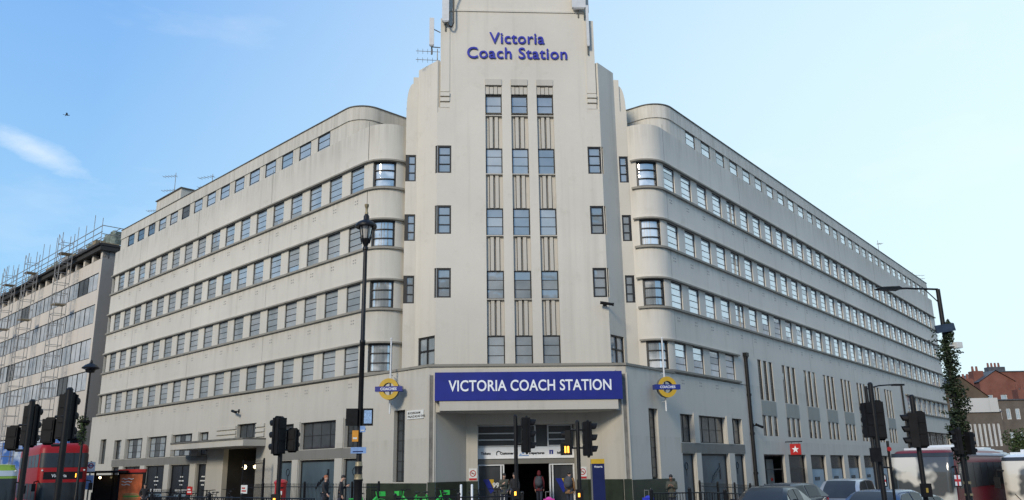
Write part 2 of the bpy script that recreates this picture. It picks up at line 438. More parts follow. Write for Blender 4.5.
class WinKit:
    def __init__(s, name, w, h, bars, mats, weights, vb=0, n=6, frame='frame', fw=.042, pname='glass_pane'):
        s.name, s.w, s.h = name, w, h
        s.fr = win_mesh(w, h, bars, vb, fw).build(name, M[frame]); COL.objects.unlink(s.fr)
        s.pn = []
        for k in range(n):
            p = pane_mesh(w, h, bars, hash((w, h, bars)) % 1000 + k*7 + 3, weights, len(mats)).build(pname, [M[q] for q in mats]); COL.objects.unlink(p); s.pn.append(p)
        s.k = 0
    def add(s, fr, a, z, d, parent=st):
        loc, rz = fr.place(a, s.w, d, z)
        o = put(s.fr, parent, loc, rz)
        p = rnd.choice(s.pn); q = put(p, o, (0, 0, 0)); return o
    def bake(s, mb, fr, a, z, d, nm):     # the same window added to one shared mesh (far repeats)
        loc, rz = fr.place(a, s.w, d, z); c, si = math.cos(rz), math.sin(rz)
        for src, off in ((s.fr, 0), (rnd.choice(s.pn), 1)):
            me = src.data
            for p in me.polygons:
                pts = [(loc.x + c*me.vertices[i].co.x - si*me.vertices[i].co.y, loc.y + si*me.vertices[i].co.x + c*me.vertices[i].co.y, loc.z + me.vertices[i].co.z) for i in p.vertices]
                mb.face(pts, (p.material_index + 1) if off else 0)
WH = 1.56
kitL = WinKit('window', WW, WH, 3, ('glassB','glassA','glassC'), (5,4,.5))
kitR = WinKit('window', WW, WH, 3, ('glassR','glassB','glassA'), (7,2,.7), n=6)
kitLa = WinKit('attic_window', 1.42, 1.36, 2, ('glassB','glassA','glassC'), (5,2,1), fw=.07)
kitRa = WinKit('attic_window', 1.36, 1.36, 2, ('glassB','glassR','glassC'), (5,3,.7), fw=.085)

# --- upper wings ---------------------------------------------------------
opsL = []; winL = []
for T in STRIPS:
    for k in range(17):
        a = 13.42 + 2.235*k
        opsL.append((a, a+WW, T-1.68, T-.12)); winL.append((a, T-1.68))
    opsL.append((51.35, 51.95, T-1.68, T-.12))
def curve_ops(pf): return [(pf.sc - pf.r*pf.win[1], pf.sc - pf.r*pf.win[0], T-1.68, T-.12) for T in STRIPS]
opsL += curve_ops(PL)
EL = 52.0; ER = 82.7
inner = lambda pf: pf.sc - pf.r*math.pi/2 - 5.0
mb = MB(); mb.wall(PL, inner(PL), EL, 6.9, 21.42, opsL, 0, .16)
mb.fbox(PL, inner(PL), EL, -.3, -.02, 21.37, 21.43)
# end wall and back
P = PL.pt
mb.face([P(EL,0,-2), P(EL,-12,-2), P(EL,-12,23.5), P(EL,-.45,23.5), P(EL,-.45,21.4), P(EL,0,21.4)])
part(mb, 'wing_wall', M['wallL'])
opsR = []; winR = []
for i, T in enumerate(STRIPS):
    n = 31 if i < 3 else 4
    for k in range(n):
        a = 12.85 + 2.205*k
        opsR.append((a, a+WW, T-1.68, T-.12)); winR.append((a, T-1.68))
for k in range(8):
    a = 63.6 + 2.25*k
    opsR.append((a, a+WW, 7.05, 8.61)); winR.append((a, 7.05))
opsR += curve_ops(PR)
slots = []
for g in range(8):
    g0 = 24.55 + 4.37*g
    for q in range(3):
        a = g0 + q*.98
        slots.append((a, a+.6, 6.1, 8.75)); slots.append((a, a+.6, 3.8, 5.1))
mb = MB(); mb.wall(PR, inner(PR), 22.4, 6.9, 21.42, opsR, 0, .16)
shopsR = [(24.2,27.8,-2.6,2.62), (28.55,31.95,-2.6,2.62)] + [(32.95+4.35*k, 36.2+4.35*k, -2.6, 2.62) for k in range(6)]
mb.wall(FRt, 22.4, ER, -2.6, 21.42, opsR + slots + shopsR + [(63.5, 81.6, 2.2, 5.2)], 0, .2)
mb.fbox(PR, inner(PR), ER, -.3, -.02, 21.37, 21.43)
P = FRt.pt
mb.face([P(ER,0,-3), P(ER,-12,-3), P(ER,-12,23.5), P(ER,-.45,23.5), P(ER,-.45,21.4), P(ER,0,21.4)])
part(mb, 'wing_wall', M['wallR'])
# ledges above and below each strip
for pf, e, wm in ((PL, EL, 'wallL'), (PR, ER, 'wallR')):
    for i, T in enumerate(STRIPS):
        ee = 21.4 if (pf is PR and i == 3) else e
        mb = MB()
        mb.fbox(pf, pf.sc - pf.r*R(88), ee+.02, -.05, .17, T-.119, T-.03, 0)
        mb.fbox(pf, pf.sc - pf.r*R(88), ee+.02, -.05, .12, T-.029, T+.02, 1)
        mb.build('window_hood', [M['ledge'], M[wm]], st)
        mb = MB()
        mb.fbox(pf, pf.sc - pf.r*R(88), ee+.02, -.05, .13, T-1.80, T-1.681, 0)
        mb.build('window_sill', [M['ledge']], st)
mb = MB(); mb.fbox(FRt, 63, ER, -.05, .17, 8.63, 8.75); part(mb, 'window_hood', M['ledge']); mb = MB(); mb.fbox(FRt, 63, ER, -.05, .13, 6.93, 7.049); part(mb, 'window_sill', M['ledge'])
# curved windows
for pf in (PL, PR):
    for T in STRIPS:
        a, b, z0, z1 = pf.sc - pf.r*pf.win[1], pf.sc - pf.r*pf.win[0], T-1.68, T-.12
        mb = MB()
        mb.fbox(pf, a, a+.09, -.2, -.06, z0, z1); mb.fbox(pf, b-.09, b, -.2, -.06, z0, z1)
        for z in (z0, z1-.09): mb.fbox(pf, a+.09, b-.09, -.2, -.06, z, z+.09)
        for k in (1, 2): mb.fbox(pf, a+.09, b-.09, -.2, -.08, z0+1.56*k/3-.025, z0+1.56*k/3+.025)
        fo = part(mb, 'curved_window', M['frame'])
        mb = MB()
        rows = [[pf.pt(t, -.16, z0), pf.pt(t, -.16, z1)] for t in [a+(b-a)*i/18 for i in range(19)]]
        mb.grid(rows); mb.build('glass_pane', M['curved'], fo, True)
# windows: the hundred that show largest are parts, the rest one stuff part
def size_key(fr, a, z):
    p = A0 + fr.pt(a+.7, 0, z+.7); v = Vector((0,0,EYE)) - p; return abs(v.normalized().dot(fr.n)) / ((Vector((0,0,EYE))-p).length**2)
allw = [(size_key(FLt, a, z), FLt, a, z, kitL) for a, z in winL] + [(size_key(FRt, a, z), FRt, a, z, kitR) for a, z in winR]
allw.sort(key=lambda q: -q[0])
for q in allw[:100]: q[4].add(q[1], q[2], q[3], -PANE_REC)
mbl = MB(); mbr = MB()
for q in allw[100:]:
    q[4].bake(mbl if q[1] is FLt else mbr, q[1], q[2], q[3], -PANE_REC, 0)
for T in STRIPS:
    mbl.fbox(FLt, 51.35, 51.95, -.25, -.2, T-1.68, T-.12, 3)
both = MB(); both.v = list(mbl.v); both.f = list(mbl.f); both.m = list(mbl.m)
n0 = len(both.v); both.v += mbr.v; both.f += [tuple(i+n0 for i in f) for f in mbr.f]; both.m += [0 if k == 0 else k+3 for k in mbr.m]
tag(part(both, 'far_windows', [M[k] for k in ('frame','glassB','glassA','glassC','glassR','glassB','glassA')]), kind='stuff')
# air bricks in the bands
mb = MB()
for T in STRIPS:
    for fr, s0, pitch, n in ((FLt, 13.42, 2.235, 17), (FRt, 12.85, 2.205, 31)):
        for k in range(n):
            a = s0 + pitch*k + WW/2
            if fr is FRt and T < 9 and a > 21.5: continue
            for dx in (-.1, .1):
                for dz in (0, .17): mb.fbox(fr, a+dx-.055, a+dx+.055, -.01, .004, T-2.4+dz, T-2.33+dz)
tag(part(mb, 'air_bricks', M['vent']), kind='stuff')
# expansion joints as thin grooves
mb = MB()
for fr, e in ((FLt, 50), (FRt, 80)):
    for s_ in range(13, e, 11):
        for z0, z1 in ((19.28,21.7),(15.76,17.44),(12.28,13.92),(8.78,10.44)): mb.fbox(fr, s_-.012+.05, s_+.012+.05, -.01, .003, z0, z1)
tag(part(mb, 'render_joints', M['groove']), kind='stuff')

# --- attic storey ---------------------------------------------------------
for pf, fr0, kit, s0, pit, n, e, wm in ((PLa, FLt, kitLa, 17.78, 2.222, 15, EL, 'wallL'), (PRa, FRt, kitRa, 16.93, 2.25, 29, ER, 'wallR')):
    ai = pf.sc - pf.r*math.pi/2 - 6
    ops = [(s0+pit*k, s0+pit*k+kit.w, 21.35, 22.71) for k in range(n)]
    mb = MB(); mb.wall(pf, ai, e, 21.0, 22.72, ops, -.06, .2); part(mb, 'attic_wall', M[wm])
    mb = MB(); mb.fbox(pf, ai, e, -.3, 0, 22.71, 23.56, 0); mb.fbox(pf, ai, e, -.3, .05, 23.561, 23.62, 1)
    poly = [pf.pt(t, -.05, 23.58) for t in pf.cuts(ai, e)] + [fr0.pt(e, -12, 23.58), fr0.pt(10, -12, 23.58)]
    mb.face(poly, 1)
    mb.face([fr0.pt(10,-12,0), fr0.pt(e,-12,0), fr0.pt(e,-12,23.58), fr0.pt(10,-12,23.58)], 0)
    part(mb, 'attic_roof', [M[wm], M['cap']])
    F2 = FR(pf.o, pf.u, pf.n)
    for o in ops: kit.add(F2, o[0], o[2], -.1)
    # gutter behind parapet
    mb = MB(); q = fr0; ins = (PL if fr0 is FLt else PR)
    poly = [ins.pt(t, -.25, 21.2) for t in ins.cuts(ins.sc - ins.r*1.5, e)] + [fr0.pt(e,-3,21.2), fr0.pt(10,-3,21.2)]
    mb.face(poly); part(mb, 'parapet_gutter', M['cap'])
# rooftop plant room on the left wing
mb = MB(); mb.fbox(FLt, 40.3, 45.2, -5, -.6, 23.5, 24.75, 0); mb.fbox(FLt, 40.2, 45.3, -5.1, -.5, 24.751, 24.83, 1); part(mb, 'rooftop_room', [M['wallL'], M['cap']])
mb = MB(); mb.fbox(FRt, 30, 33, -6, -2, 23.5, 24.0, 0); part(mb, 'rooftop_room', [M['wallR'], M['cap']])

# --- tower -----------------------------------------------------------------
YT = 8.2; HT = 4.66; F8 = FF(YT)
cols = ((-1.93,-.98), (-.45,.51), (1.03,1.99))
rowsz = ((21.52,22.78), (17.97,19.53), (14.38,15.97), (10.82,12.40), (7.24,8.84))
corner_rows = ((17.98,19.62), (14.44,16.08), (10.88,12.52))
ops = [(a, b, 6.7, 23.75) for a, b in cols]
cops = [(-HT, -3.86, z0, z1) for z0, z1 in corner_rows] + [(3.86, HT, z0, z1) for z0, z1 in corner_rows]
mb = MB()
mb.wall(F8, -HT, HT, 6.0, 21.65, ops + cops, 0, .3)
mb.wall(F8, -3.97, 3.97, 21.65, 28.1, ops, 0, .3)
mb.wall(F8, -4.3, 4.3, 28.2, 30.6, (), -.08, .3)
mb.fbox(F8, -4.0, 4.0, -.3, .05, 28.1, 28.22, 0)
for sx in (-1, 1):
    q = lambda s: s*sx
    lo, hi = sorted((q(3.97), q(4.5)))
    # stepped pilaster at the shoulder
    mb.fbox(F8, *sorted((q(3.95), q(4.62))), -3, -.02, 21.6, 21.95, 0)
    for z0, z1, dd in ((21.95,22.25,.0),(22.32,22.55,.06),(22.62,22.85,.1),(22.92,27.6,.04)):
        mb.fbox(F8, lo, hi, -3, dd, z0, z1, 0)
    mb.fbox(F8, lo+.03, hi-.03, -3, -.05, 21.9, 22.95, 0)
    # tower flanks
    mb.face([F8.pt(q(4.5),-.02,21), F8.pt(q(4.5),-6,21), F8.pt(q(4.5),-6,27.6), F8.pt(q(4.5),-.02,27.6)], 0)
    mb.fbox(F8, *sorted((q(4.0), q(4.3))), -6, -.3, 27.6, 30.6, 0)
mb.fbox(F8, -4.3, 4.3, -6, -.5, 30.3, 30.55, 0)
part(mb, 'tower_wall', M['tower'])
# recessed window columns: spandrels with flutes, header blocks
for a, b in cols:
    mb = MB()
    mb.face([F8.pt(a,-.3,6.7), F8.pt(b,-.3,6.7), F8.pt(b,-.3,23.75), F8.pt(a,-.3,23.75)])
    zs = [6.7] + [z for r in reversed(rowsz) for z in r] + [23.35]
    for z0, z1 in [(zs[i], zs[i+1]) for i in range(0, len(zs), 2)]:
        if z1 - z0 < .3: continue
        if z0 > 22.5: continue
        w = b - a
        for k, (f0, f1, dd) in enumerate(((.0,.2,.1),(.24,.44,.18),(.48,.52,.06),(.56,.76,.18),(.8,1,.1))):
            mb.fbox(F8, a+w*f0+.003, a+w*f1-.003, -.29, -.29+dd, z0, z1)
        mb.fbox(F8, a+.003, b-.003, -.29, -.02, z1-.05, z1)
    for k in range(4): mb.fbox(F8, a+(b-a)*(k+.06)/4, a+(b-a)*(k+.94)/4, -.29, -.06+.02*(k%2), 22.84, 23.32 - .05*(k % 2))
    mb.fbox(F8, a+.003, b-.003, -.29, .05, 23.36, 23.74)
    part(mb, 'fluted_spandrel', M['flute'])
kitT = {}
for z0, z1 in rowsz:
    h = round(z1 - z0, 2)
    if h not in kitT: kitT[h] = WinKit('tower_window', .95, h, 1 if h < 1.4 else 2, ('glassT','glassB','glassA'), (5,3,2), n=3, fw=.06)
    for a, b in cols: kitT[h].add(F8, a+.003, z0, -.2)
# returns parallel to the wings, the outer bays and their stepped tops
def ret_frame(sx): return FR(eX*(HT*sx) + eY*YT, uL if sx < 0 else uR, oL if sx < 0 else oR)
for sx in (-1, 1):
    fr = ret_frame(sx); F95 = FF(9.5)
    mb = MB()
    rops = [(0, .16, z0, z1) for z0, z1 in corner_rows] + [(.06, 1.45, 7.3, 8.86)]
    mb.wall(fr, 0, 1.737, 6.0, 24.9, rops, 0, .3)
    mb.face([fr.pt(0,0,24.9), fr.pt(1.737,0,24.9), fr.pt(3,-4,24.9), fr.pt(0,-4,24.9)])
    mb.face([fr.pt(0,0,21.6), fr.pt(0,-1.2,21.6), fr.pt(0,-1.2,24.9), fr.pt(0,0,24.9)])
    bo = [(*sorted((5.84*sx, 6.44*sx)), z0, z1) for z0, z1 in ((17.93,19.55),(14.4,15.96),(10.83,12.4))]
    bo = [(*sorted((5.9*sx, 6.5*sx)), o[2], o[3]) for o in bo]
    lo, hi = sorted((5.80*sx, 6.5*sx)); 
    mb.wall(F95, lo, hi, 6.0, 22.4, bo, 0, .3)
    i0, i1 = sorted((5.80*sx, 6.12*sx)); mb.wall(F95, i0, i1, 22.4, 24.45, (), 0)
    mb.face([F95.pt(i0,0,24.45), F95.pt(i1,0,24.45), F95.pt(i1,-4,24.45), F95.pt(i0,-4,24.45)])
    x1 = 6.12*sx; x2 = 6.5*sx
    prof = [(x1, 22.4), (x1, 24.1)] + [(x1 + (x2-x1)*math.sin(t), 22.6 + 1.5*math.cos(t)) for t in [R(10*k) for k in range(1, 10)]] + [(x2, 22.4)]
    mb.extr(prof, lambda a, b, d: F95.pt(a, d, b), -.12, -4)
    mb.face([F95.pt(x1,0,22.4), F95.pt(x1,-4,22.4), F95.pt(x1,-4,24.45), F95.pt(x1,0,24.45)])
    mb.face([F95.pt(x2,0,6), F95.pt(x2,-6,6), F95.pt(x2,-6,22.5), F95.pt(x2,0,22.5)])
    part(mb, 'tower_bay', M['tower'] if sx < 0 else M['wall'])
    # corner windows wrap round the edges
    for z0, z1 in corner_rows:
        w = HT-3.86
        mb = MB(); e = HT*sx
        a, b = sorted((3.86*sx, e))
        mb.fbox(F8, a, b, -.12, -.03, z0, z0+.09); mb.fbox(F8, a, b, -.12, -.03, z1-.09, z1)
        mb.fbox(F8, *sorted((3.86*sx, 3.95*sx)), -.12, -.03, z0+.09, z1-.09); mb.fbox(F8, *sorted((e-.13*sx, e-.04*sx)), -.14, -.03, z0+.09, z1-.09)
        for k in (1, 2): mb.fbox(F8, *sorted((3.95*sx, e-.13*sx)), -.12, -.05, z0+(z1-z0)*k/3-.025, z0+(z1-z0)*k/3+.025)
        mb.fbox(fr, .03, .16, -.14, -.05, z0, z1)
        fo = part(mb, 'corner_window', M['frame'])
        mb = MB(); mb.face([F8.pt(a,-.1,z0), F8.pt(b-.0,-.1,z0), F8.pt(b,-.1,z1), F8.pt(a,-.1,z1)]); mb.build('glass_pane', M['glassT'], fo)
    for z0, z1 in ((17.93,19.55),(14.4,15.96),(10.83,12.4)):
        a, b = sorted((5.9*sx, 6.5*sx)); mb = MB()
        mb.fbox(F95, a, b, -.12, -.03, z0, z0+.08); mb.fbox(F95, a, b, -.12, -.03, z1-.08, z1)
        inn, out = sorted((5.9*sx, 5.98*sx)), sorted((6.3*sx, 6.49*sx))
        mb.fbox(F95, inn[0], inn[1], -.12, -.03, z0+.08, z1-.08); mb.fbox(F95, out[0], out[1], -.3, -.03, z0+.08, z1-.08)
        for k in (1, 2): mb.fbox(F95, *sorted((5.98*sx, 6.3*sx)), -.12, -.05, z0+(z1-z0)*k/3-.025, z0+(z1-z0)*k/3+.025)
        fo = part(mb, 'corner_window', M['frame'])
        mb = MB(); mb.face([F95.pt(a,-.1,z0), F95.pt(b,-.1,z0), F95.pt(b,-.1,z1), F95.pt(a,-.1,z1)]); mb.build('glass_pane', M['glassT'], fo)
    mb = MB(); z0, z1 = 7.3, 8.86
    for a, b in ((.06,.14),(.7,.78),(1.37,1.45)): mb.fbox(fr, a, b, -.14, -.05, z0, z1)
    for z in (z0, z0+.76, z1-.09): mb.fbox(fr, .14, .7, -.14, -.06, z, z+.08); mb.fbox(fr, .78, 1.37, -.14, -.06, z, z+.08)
    fo = part(mb, 'return_window', M['frame'])
    mb = MB(); mb.face([fr.pt(.06,-.12,z0), fr.pt(1.45,-.12,z0), fr.pt(1.45,-.12,z1), fr.pt(.06,-.12,z1)]); mb.build('glass_pane', M['glassA'], fo)
# tower lettering
rzF = PH
o1 = text('tower_lettering', 'Victoria', 1.0, M['letterblue'], st, F8.pt(-.05, .06, 26.03), rzF, .010, .03, 1.06, 'CENTER', 3.22)
o2 = text('tower_lettering', 'Coach Station', 1.0, M['letterblue'], st, F8.pt(-.05, .06, 25.06), rzF, .010, .03, 1.06, 'CENTER', 5.84)

# --- ground floor -----------------------------------------------------------
cL, cR = 7.42, 7.34
mezz = (3.2, 4.72)
def gwins(sgn):
    if sgn < 0: return [(12.9,14.5),(15.3,18.98),(19.7,21.25)]
    return [(12.9,14.4),(15.1,18.75),(19.6,21.15)]
far_mezz = [(30.7,32.1),(33.1,36.4),(37.3,40.75),(41.7,45.0),(45.9,47.5)]
opsGL = [(a,b,*mezz) for a,b in gwins(-1)+far_mezz] + [(a,b,-1.8,2.62) for a,b in gwins(-1)+far_mezz] + [(9.2,10.1,1.4,4.9),(24.0,28.3,-1.8,3.5),(24.2,26.7,4.1,5.0),(49.3,50.6,2.9,4.9)]
mb = MB(); mb.wall(FLt, cL, 53.2, -2.0, 6.86, opsGL, 0, .35)
mb.fbox(FLt, 52.0, 53.2, -8, -.02, -2, 6.86)
# entrance side mouldings above the canopy
for z in (4.12, 4.42, 4.72):
    mb.fbox(FLt, 26.75, 29.5, 0, .09, z, z+.2); mb.fbox(FLt, 23.1, 24.15, 0, .09, z, z+.2)
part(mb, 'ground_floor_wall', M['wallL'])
opsGR = [(a,b,*mezz) for a,b in gwins(1)] + [(a,b,-2,2.62) for a,b in gwins(1)] + [(9.43,10.4,1.35,4.86)]
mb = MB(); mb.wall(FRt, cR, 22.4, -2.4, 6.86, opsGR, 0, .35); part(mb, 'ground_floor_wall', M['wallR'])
# cornice cap running round the ground floor
F5 = FF(cL*math.cos(HA)); HC = cL*math.sin(HA)
mb = MB()
mb.fbox(FLt, cL-.05, 13.2, -.35, .07, 6.86, 6.98, 0); mb.fbox(FRt, cR-.05, 12.6, -.35, .07, 6.86, 6.98, 0); mb.fbox(F5, -HC, HC, -.4, .09, 6.863, 6.985, 0)
part(mb, 'cornice', M['ledge'])
mb = MB(); mb.face([F5.pt(-HC,-.1,6.88), F5.pt(HC,-.1,6.88), FRt.pt(16,-.1,6.88), F8.pt(6,-4,6.88), F8.pt(-6,-4,6.88), FLt.pt(16,-.1,6.88)]); part(mb, 'terrace_roof', M['cap'])
# grey spandrel bands
for fr, q in ((FLt, gwins(-1)), (FLt, far_mezz), (FRt, gwins(1))):
    a = min(x[0] for x in q)-.1; b = max(x[1] for x in q)+.1
    mb = MB(); mb.fbox(fr, a, b, -.02, .03, 2.66, 3.17); part(mb, 'spandrel_band', M['greyband'])
    # slim columns between the lights, a little proud
    for (p0, p1), (p2, p3) in zip(q[:-1], q[1:]):
        for z0, z1 in ((-2, 2.655), (3.175, 4.8)):
            if p2-p1 < 2: mb = MB(); mb.fbox(fr, p1+.04, p2-.04, 0, .06, z0, z1); part(mb, 'column', M['wallL'] if fr is FLt else M['wallR'])
for fr, q, dk in ((FLt, gwins(-1), 'B'), (FLt, far_mezz, 'D'), (FRt, gwins(1), 'B')):
    for a, b in q:
        w = b - a; h = mezz[1]-mezz[0]
        nb = 3 if w > 3 else (1 if w < 1.55 else 2)
        mbf = win_mesh(w, h, 2 if fr is FLt and dk == 'D' else 1, nb, .06)
        loc, rz = fr.place(a, w, -.25, mezz[0])
        fo = mbf.build('mezzanine_window', M['frame'], st); fo.location = loc; fo.rotation_euler = (0,0,rz)
        mbp = MB()
        for k in range(nb+1):
            lit = dk == 'D' and k % 2 == 1
            mbp.face([(w*k/(nb+1),-.01,0),(w*(k+1)/(nb+1),.01*(k%2),0),(w*(k+1)/(nb+1),.01*(k%2),h),(w*k/(nb+1),-.01,h)], 1 if lit else 0)
        mbp.build('glass_pane', [M['glassC'], M['glassA']], fo)
        # shop panel below
        mbf = MB(); z0, z1 = -1.9, 2.6
        mbf.box(0, .07, -.05, .05, 0, z1-z0); mbf.box(w-.07, w, -.05, .05, 0, z1-z0); mbf.box(.07, w-.07, -.05, .05, z1-z0-.08, z1-z0)
        if w > 3 and dk == 'D': mbf.box(w/2-.03, w/2+.03, -.05, .04, 0, z1-z0-.08)
        loc, rz = fr.place(a, w, -.2, z0)
        fo = mbf.build('shop_window', M['frame'], st); fo.location = loc; fo.rotation_euler = (0,0,rz)
        mbp = MB(); mbp.face([(0,0,0),(w,0,0),(w,0,z1-z0),(0,0,z1-z0)], 0)
        g = z0
        if dk == 'D':      # small white lettering lines on the black window film
            for k, ww in enumerate((.5,.8,.42)): mbp.box(w/2-ww/2, w/2+ww/2, .012, .02, 1.75-g-.27*k, 1.83-g-.27*k, 1)
            if w > 3: 
                for k in range(9): mbp.box(w*.2+k*.22, w*.2+k*.22+.16, .012, .02, .75-g, .95-g, 1)
                mbp.box(w*.12, w*.85, .012, .02, .4-g, .62-g, 2)
        else:
            if w > 3:
                for k in range(5): mbp.tube((w*.25+.22*k, .012, 1.9-g-.12*k), (w*.25+.22*k+.3, .012, 1.6-g-.14*k), .05, .03, 6, 3)
                mbp.box(w*.22, w*.27, .008, .014, 1.2-g, 2.1-g, 3)
            else:
                for k in range(10):
                    t = 2*math.pi*k/10; t2 = 2*math.pi*(k+1)/10
                    mbp.tube((w/2+.17*math.cos(t), .012, 1.95-g+.2*math.sin(t)), (w/2+.17*math.cos(t2), .012, 1.95-g+.2*math.sin(t2)), .022, .022, 5, 3)
                mbp.box(w/2-.02, w/2+.02, .008, .016, 1.45-g, 1.8-g, 3)
        mbp.build('window_film', [M['vinylD' if dk == 'D' else 'vinylB'], M['plate'], M['vinylP'], M['vinylD']], fo)
# narrow tall windows by the corner
for fr, a, b in ((FLt, 9.2, 10.1), (FRt, 9.43, 10.4)):
    w = b-a; h = 3.5
    fo = win_mesh(w, h, 6, 1, .06).build('narrow_window', M['frame'], st); loc, rz = fr.place(a, w, -.25, 1.4); fo.location = loc; fo.rotation_euler = (0,0,rz)
    pane_mesh(w, h, 6, 5, (1,), 1).build('glass_pane', M['glassC'], fo)
fo = win_mesh(1.3, 2.0, 2, 1, .06).build('narrow_window', M['frame'], st); loc, rz = FLt.place(49.3, 1.3, -.25, 2.9); fo.location = loc; fo.rotation_euler = (0,0,rz)
pane_mesh(1.3, 2.0, 2, 8, (1,), 1).build('glass_pane', M['glassC'], fo)
# green plinth
for fr, a, b in ((FLt, cL, 12.3), (FRt, cR, 11.8)): mb = MB(); mb.fbox(fr, a, b, -.02, .03, -2, 1.35); part(mb, 'plinth', M['green'])
# left side entrance: canopy, dark doorway, lamps, gate
mb = MB()
pts = [(22.9,0),(22.9,1.5),(23.3,1.7)] + [(32.3+1.5*math.sin(t), .2+1.5*math.cos(t)) for t in [R(9*k) for k in range(0,11)]] + [(33.8,0)]
mb.extr(pts, lambda a, b, d: FLt.pt(a, b, d), 3.55, 3.92, 0); mb.extr([(a, b*1.03) for a, b in pts], lambda a, b, d: FLt.pt(a, b, d), 3.921, 4.02, 1)
part(mb, 'entrance_canopy', [M['wallL'], M['cap']])
mb = MB(); mb.fbox(FLt, 24.0, 28.3, -3.2, -3.0, -1.8, 3.5); mb.fbox(FLt, 23.98, 24.0, -3, -.34, -1.8, 3.5); mb.fbox(FLt, 28.3, 28.32, -3, -.34, -1.8, 3.5); mb.fbox(FLt, 24, 28.3, -3, -.34, 3.49, 3.52)
part(mb, 'doorway_recess', M['dark'])
mb = MB()
for k in range(9): mb.fbox(FLt, 24.3+.47*k, 24.36+.47*k, -2.9, -2.84, -1.6, 2.6)
for z in (.6, 2.0, 2.6): mb.fbox(FLt, 24.1, 28.2, -2.93, -2.84, z, z+.06)
part(mb, 'entrance_door', M['frame'])
for s_ in (27.3, 25.9):
    mb = MB(); c = FLt.pt(s_, -1.0, 2.35); mb.ball(c, .15 if s_ > 27 else .11, n=12)
    gl_ = part(mb, 'globe_lamp', M['lamp'], smooth=True)
    mb = MB(); mb.tube(c + Zv*.1, c + Zv*1.1, .012); mb.build('lamp_rod', M['black'], gl_)
w = 2.5; fo = win_mesh(w, .9, 0, 2, .06).build('fanlight_window', M['frame'], st); loc, rz = FLt.place(24.2, w, -.25, 4.1); fo.location = loc; fo.rotation_euler = (0,0,rz)
pane_mesh(w, .9, 0, 4, (1,), 1).build('glass_pane', M['glassC'], fo)
# slot windows and shops of the right wing
kS1 = WinKit('slot_window', .6, 2.65, 4, ('glassC','vinylD'), (3,2), n=2, fw=.05)
kS2 = WinKit('slot_window', .6, 1.3, 2, ('glassC','vinylD'), (3,2), n=2, fw=.05)
for o in slots: (kS1 if o[2] > 6 else kS2).add(FRt, o[0], o[2], -.07)
for g in range(8):
    g0 = 24.55 + 4.37*g
    mb = MB(); mb.fbox(FRt, g0-.02, g0+2.58, 0, .025, 5.13, 6.07); part(mb, 'spandrel_panel', M['panelR'])
for i, (a, b, z0, z1) in enumerate(shopsR):
    w = b-a; h = z1 - -2.4
    mbf = MB(); mbf.box(0,.08,-.05,.05,0,h); mbf.box(w-.08,w,-.05,.05,0,h); mbf.box(.08,w-.08,-.05,.05,h-.1,h); mbf.box(.08,w-.08,-.05,.04,h-.98,h-.92)
    loc, rz = FRt.place(a, w, -.22, -2.4); fo = mbf.build('shop_window', M['frame'], st); fo.location = loc; fo.rotation_euler = (0,0,rz)
    mbp = MB(); hi = h-.95
    if i == 0: mbp.face([(0,-.6,0),(w,-.6,0),(w,-.6,h),(0,-.6,h)], 0); mbp.box(.3, 1.5, -.58, -.5, 0, h-.3, 2); mbp.box(.6,.95,-.49,-.48,h-1.7,h-1.5,4)
    else:
        mbp.face([(0,0,hi),(w,0,hi),(w,0,h),(0,0,h)], 0); mbp.face([(0,0,0),(w,0,0),(w,0,hi),(0,0,hi)], 0 if i == 1 else 1)
        if i > 1:
            for k in range(4): mbp.box(w*.35+k*.28, w*.35+k*.28+.18, .008, .016, hi-.85, hi-.6, 3)
    mbp.build('window_film', [M['vinylD'], M['vinylP'], M['greyband'], M['vinylD'], M['red']], fo)
for k in range(6):
    w = 2.8; fo = win_mesh(w, 3.0, 1, 2, .08).build('shop_window', M['frame'], st); loc, rz = FRt.place(63.6+3.0*k, w, -.22, 2.2); fo.location = loc; fo.rotation_euler = (0,0,rz)
    pane_mesh(w, 3.0, 1, k, (1,), 1).build('glass_pane', M['glassC'], fo)
# downpipe
mb = MB(); mb.tube(FRt.pt(22.4,.1,8.75), FRt.pt(22.4,.1,-1.2), .12, .12, 10)
for z in (8.6, 6.2, 3.8, 1.4): mb.tube(FRt.pt(22.4,.1,z), FRt.pt(22.4,.1,z+.15), .16, .16, 10)
mb.fbox(FRt, 22.2, 22.6, .0, .25, 8.7, 8.95); part(mb, 'downpipe', M['black'])
mb = MB(); mb.tube(FRt.pt(61.5,.1,9.6), FRt.pt(61.5,.1,-1.2), .09, .09, 8); part(mb, 'downpipe', M['black'])

# --- main entrance in the chamfer -------------------------------------------
mb = MB()
mb.wall(F5, -HC, HC, -.1, 6.86, [(-4.52, 4.52, -.1, 4.66)], 0, .02)
F7 = FF(F5.o.dot(eY)+1.7); F78 = FF(F5.o.dot(eY)+2.5)
for sx in (-1, 1):
    mb.face([F5.pt(4.52*sx,-.02,-.1), F7.pt(3.05*sx,0,-.1), F7.pt(3.05*sx,0,4.66), F5.pt(4.52*sx,-.02,4.66)])
    mb.face([F7.pt(3.05*sx,0,-.1), F7.pt(2.48*sx,0,-.1), F7.pt(2.48*sx,0,4.13), F7.pt(3.05*sx,0,4.13)])
    mb.face([F7.pt(2.48*sx,0,-.1), F78.pt(2.48*sx,-.3,-.1), F78.pt(2.48*sx,-.3,4.13), F7.pt(2.48*sx,0,4.13)])
mb.face([F7.pt(-3.05,0,4.13), F7.pt(3.05,0,4.13), F7.pt(3.05,0,4.66), F7.pt(-3.05,0,4.66)])
mb.face([F7.pt(-2.48,0,4.13), F7.pt(2.48,0,4.13), F78.pt(2.48,-.3,4.13), F78.pt(-2.48,-.3,4.13)])
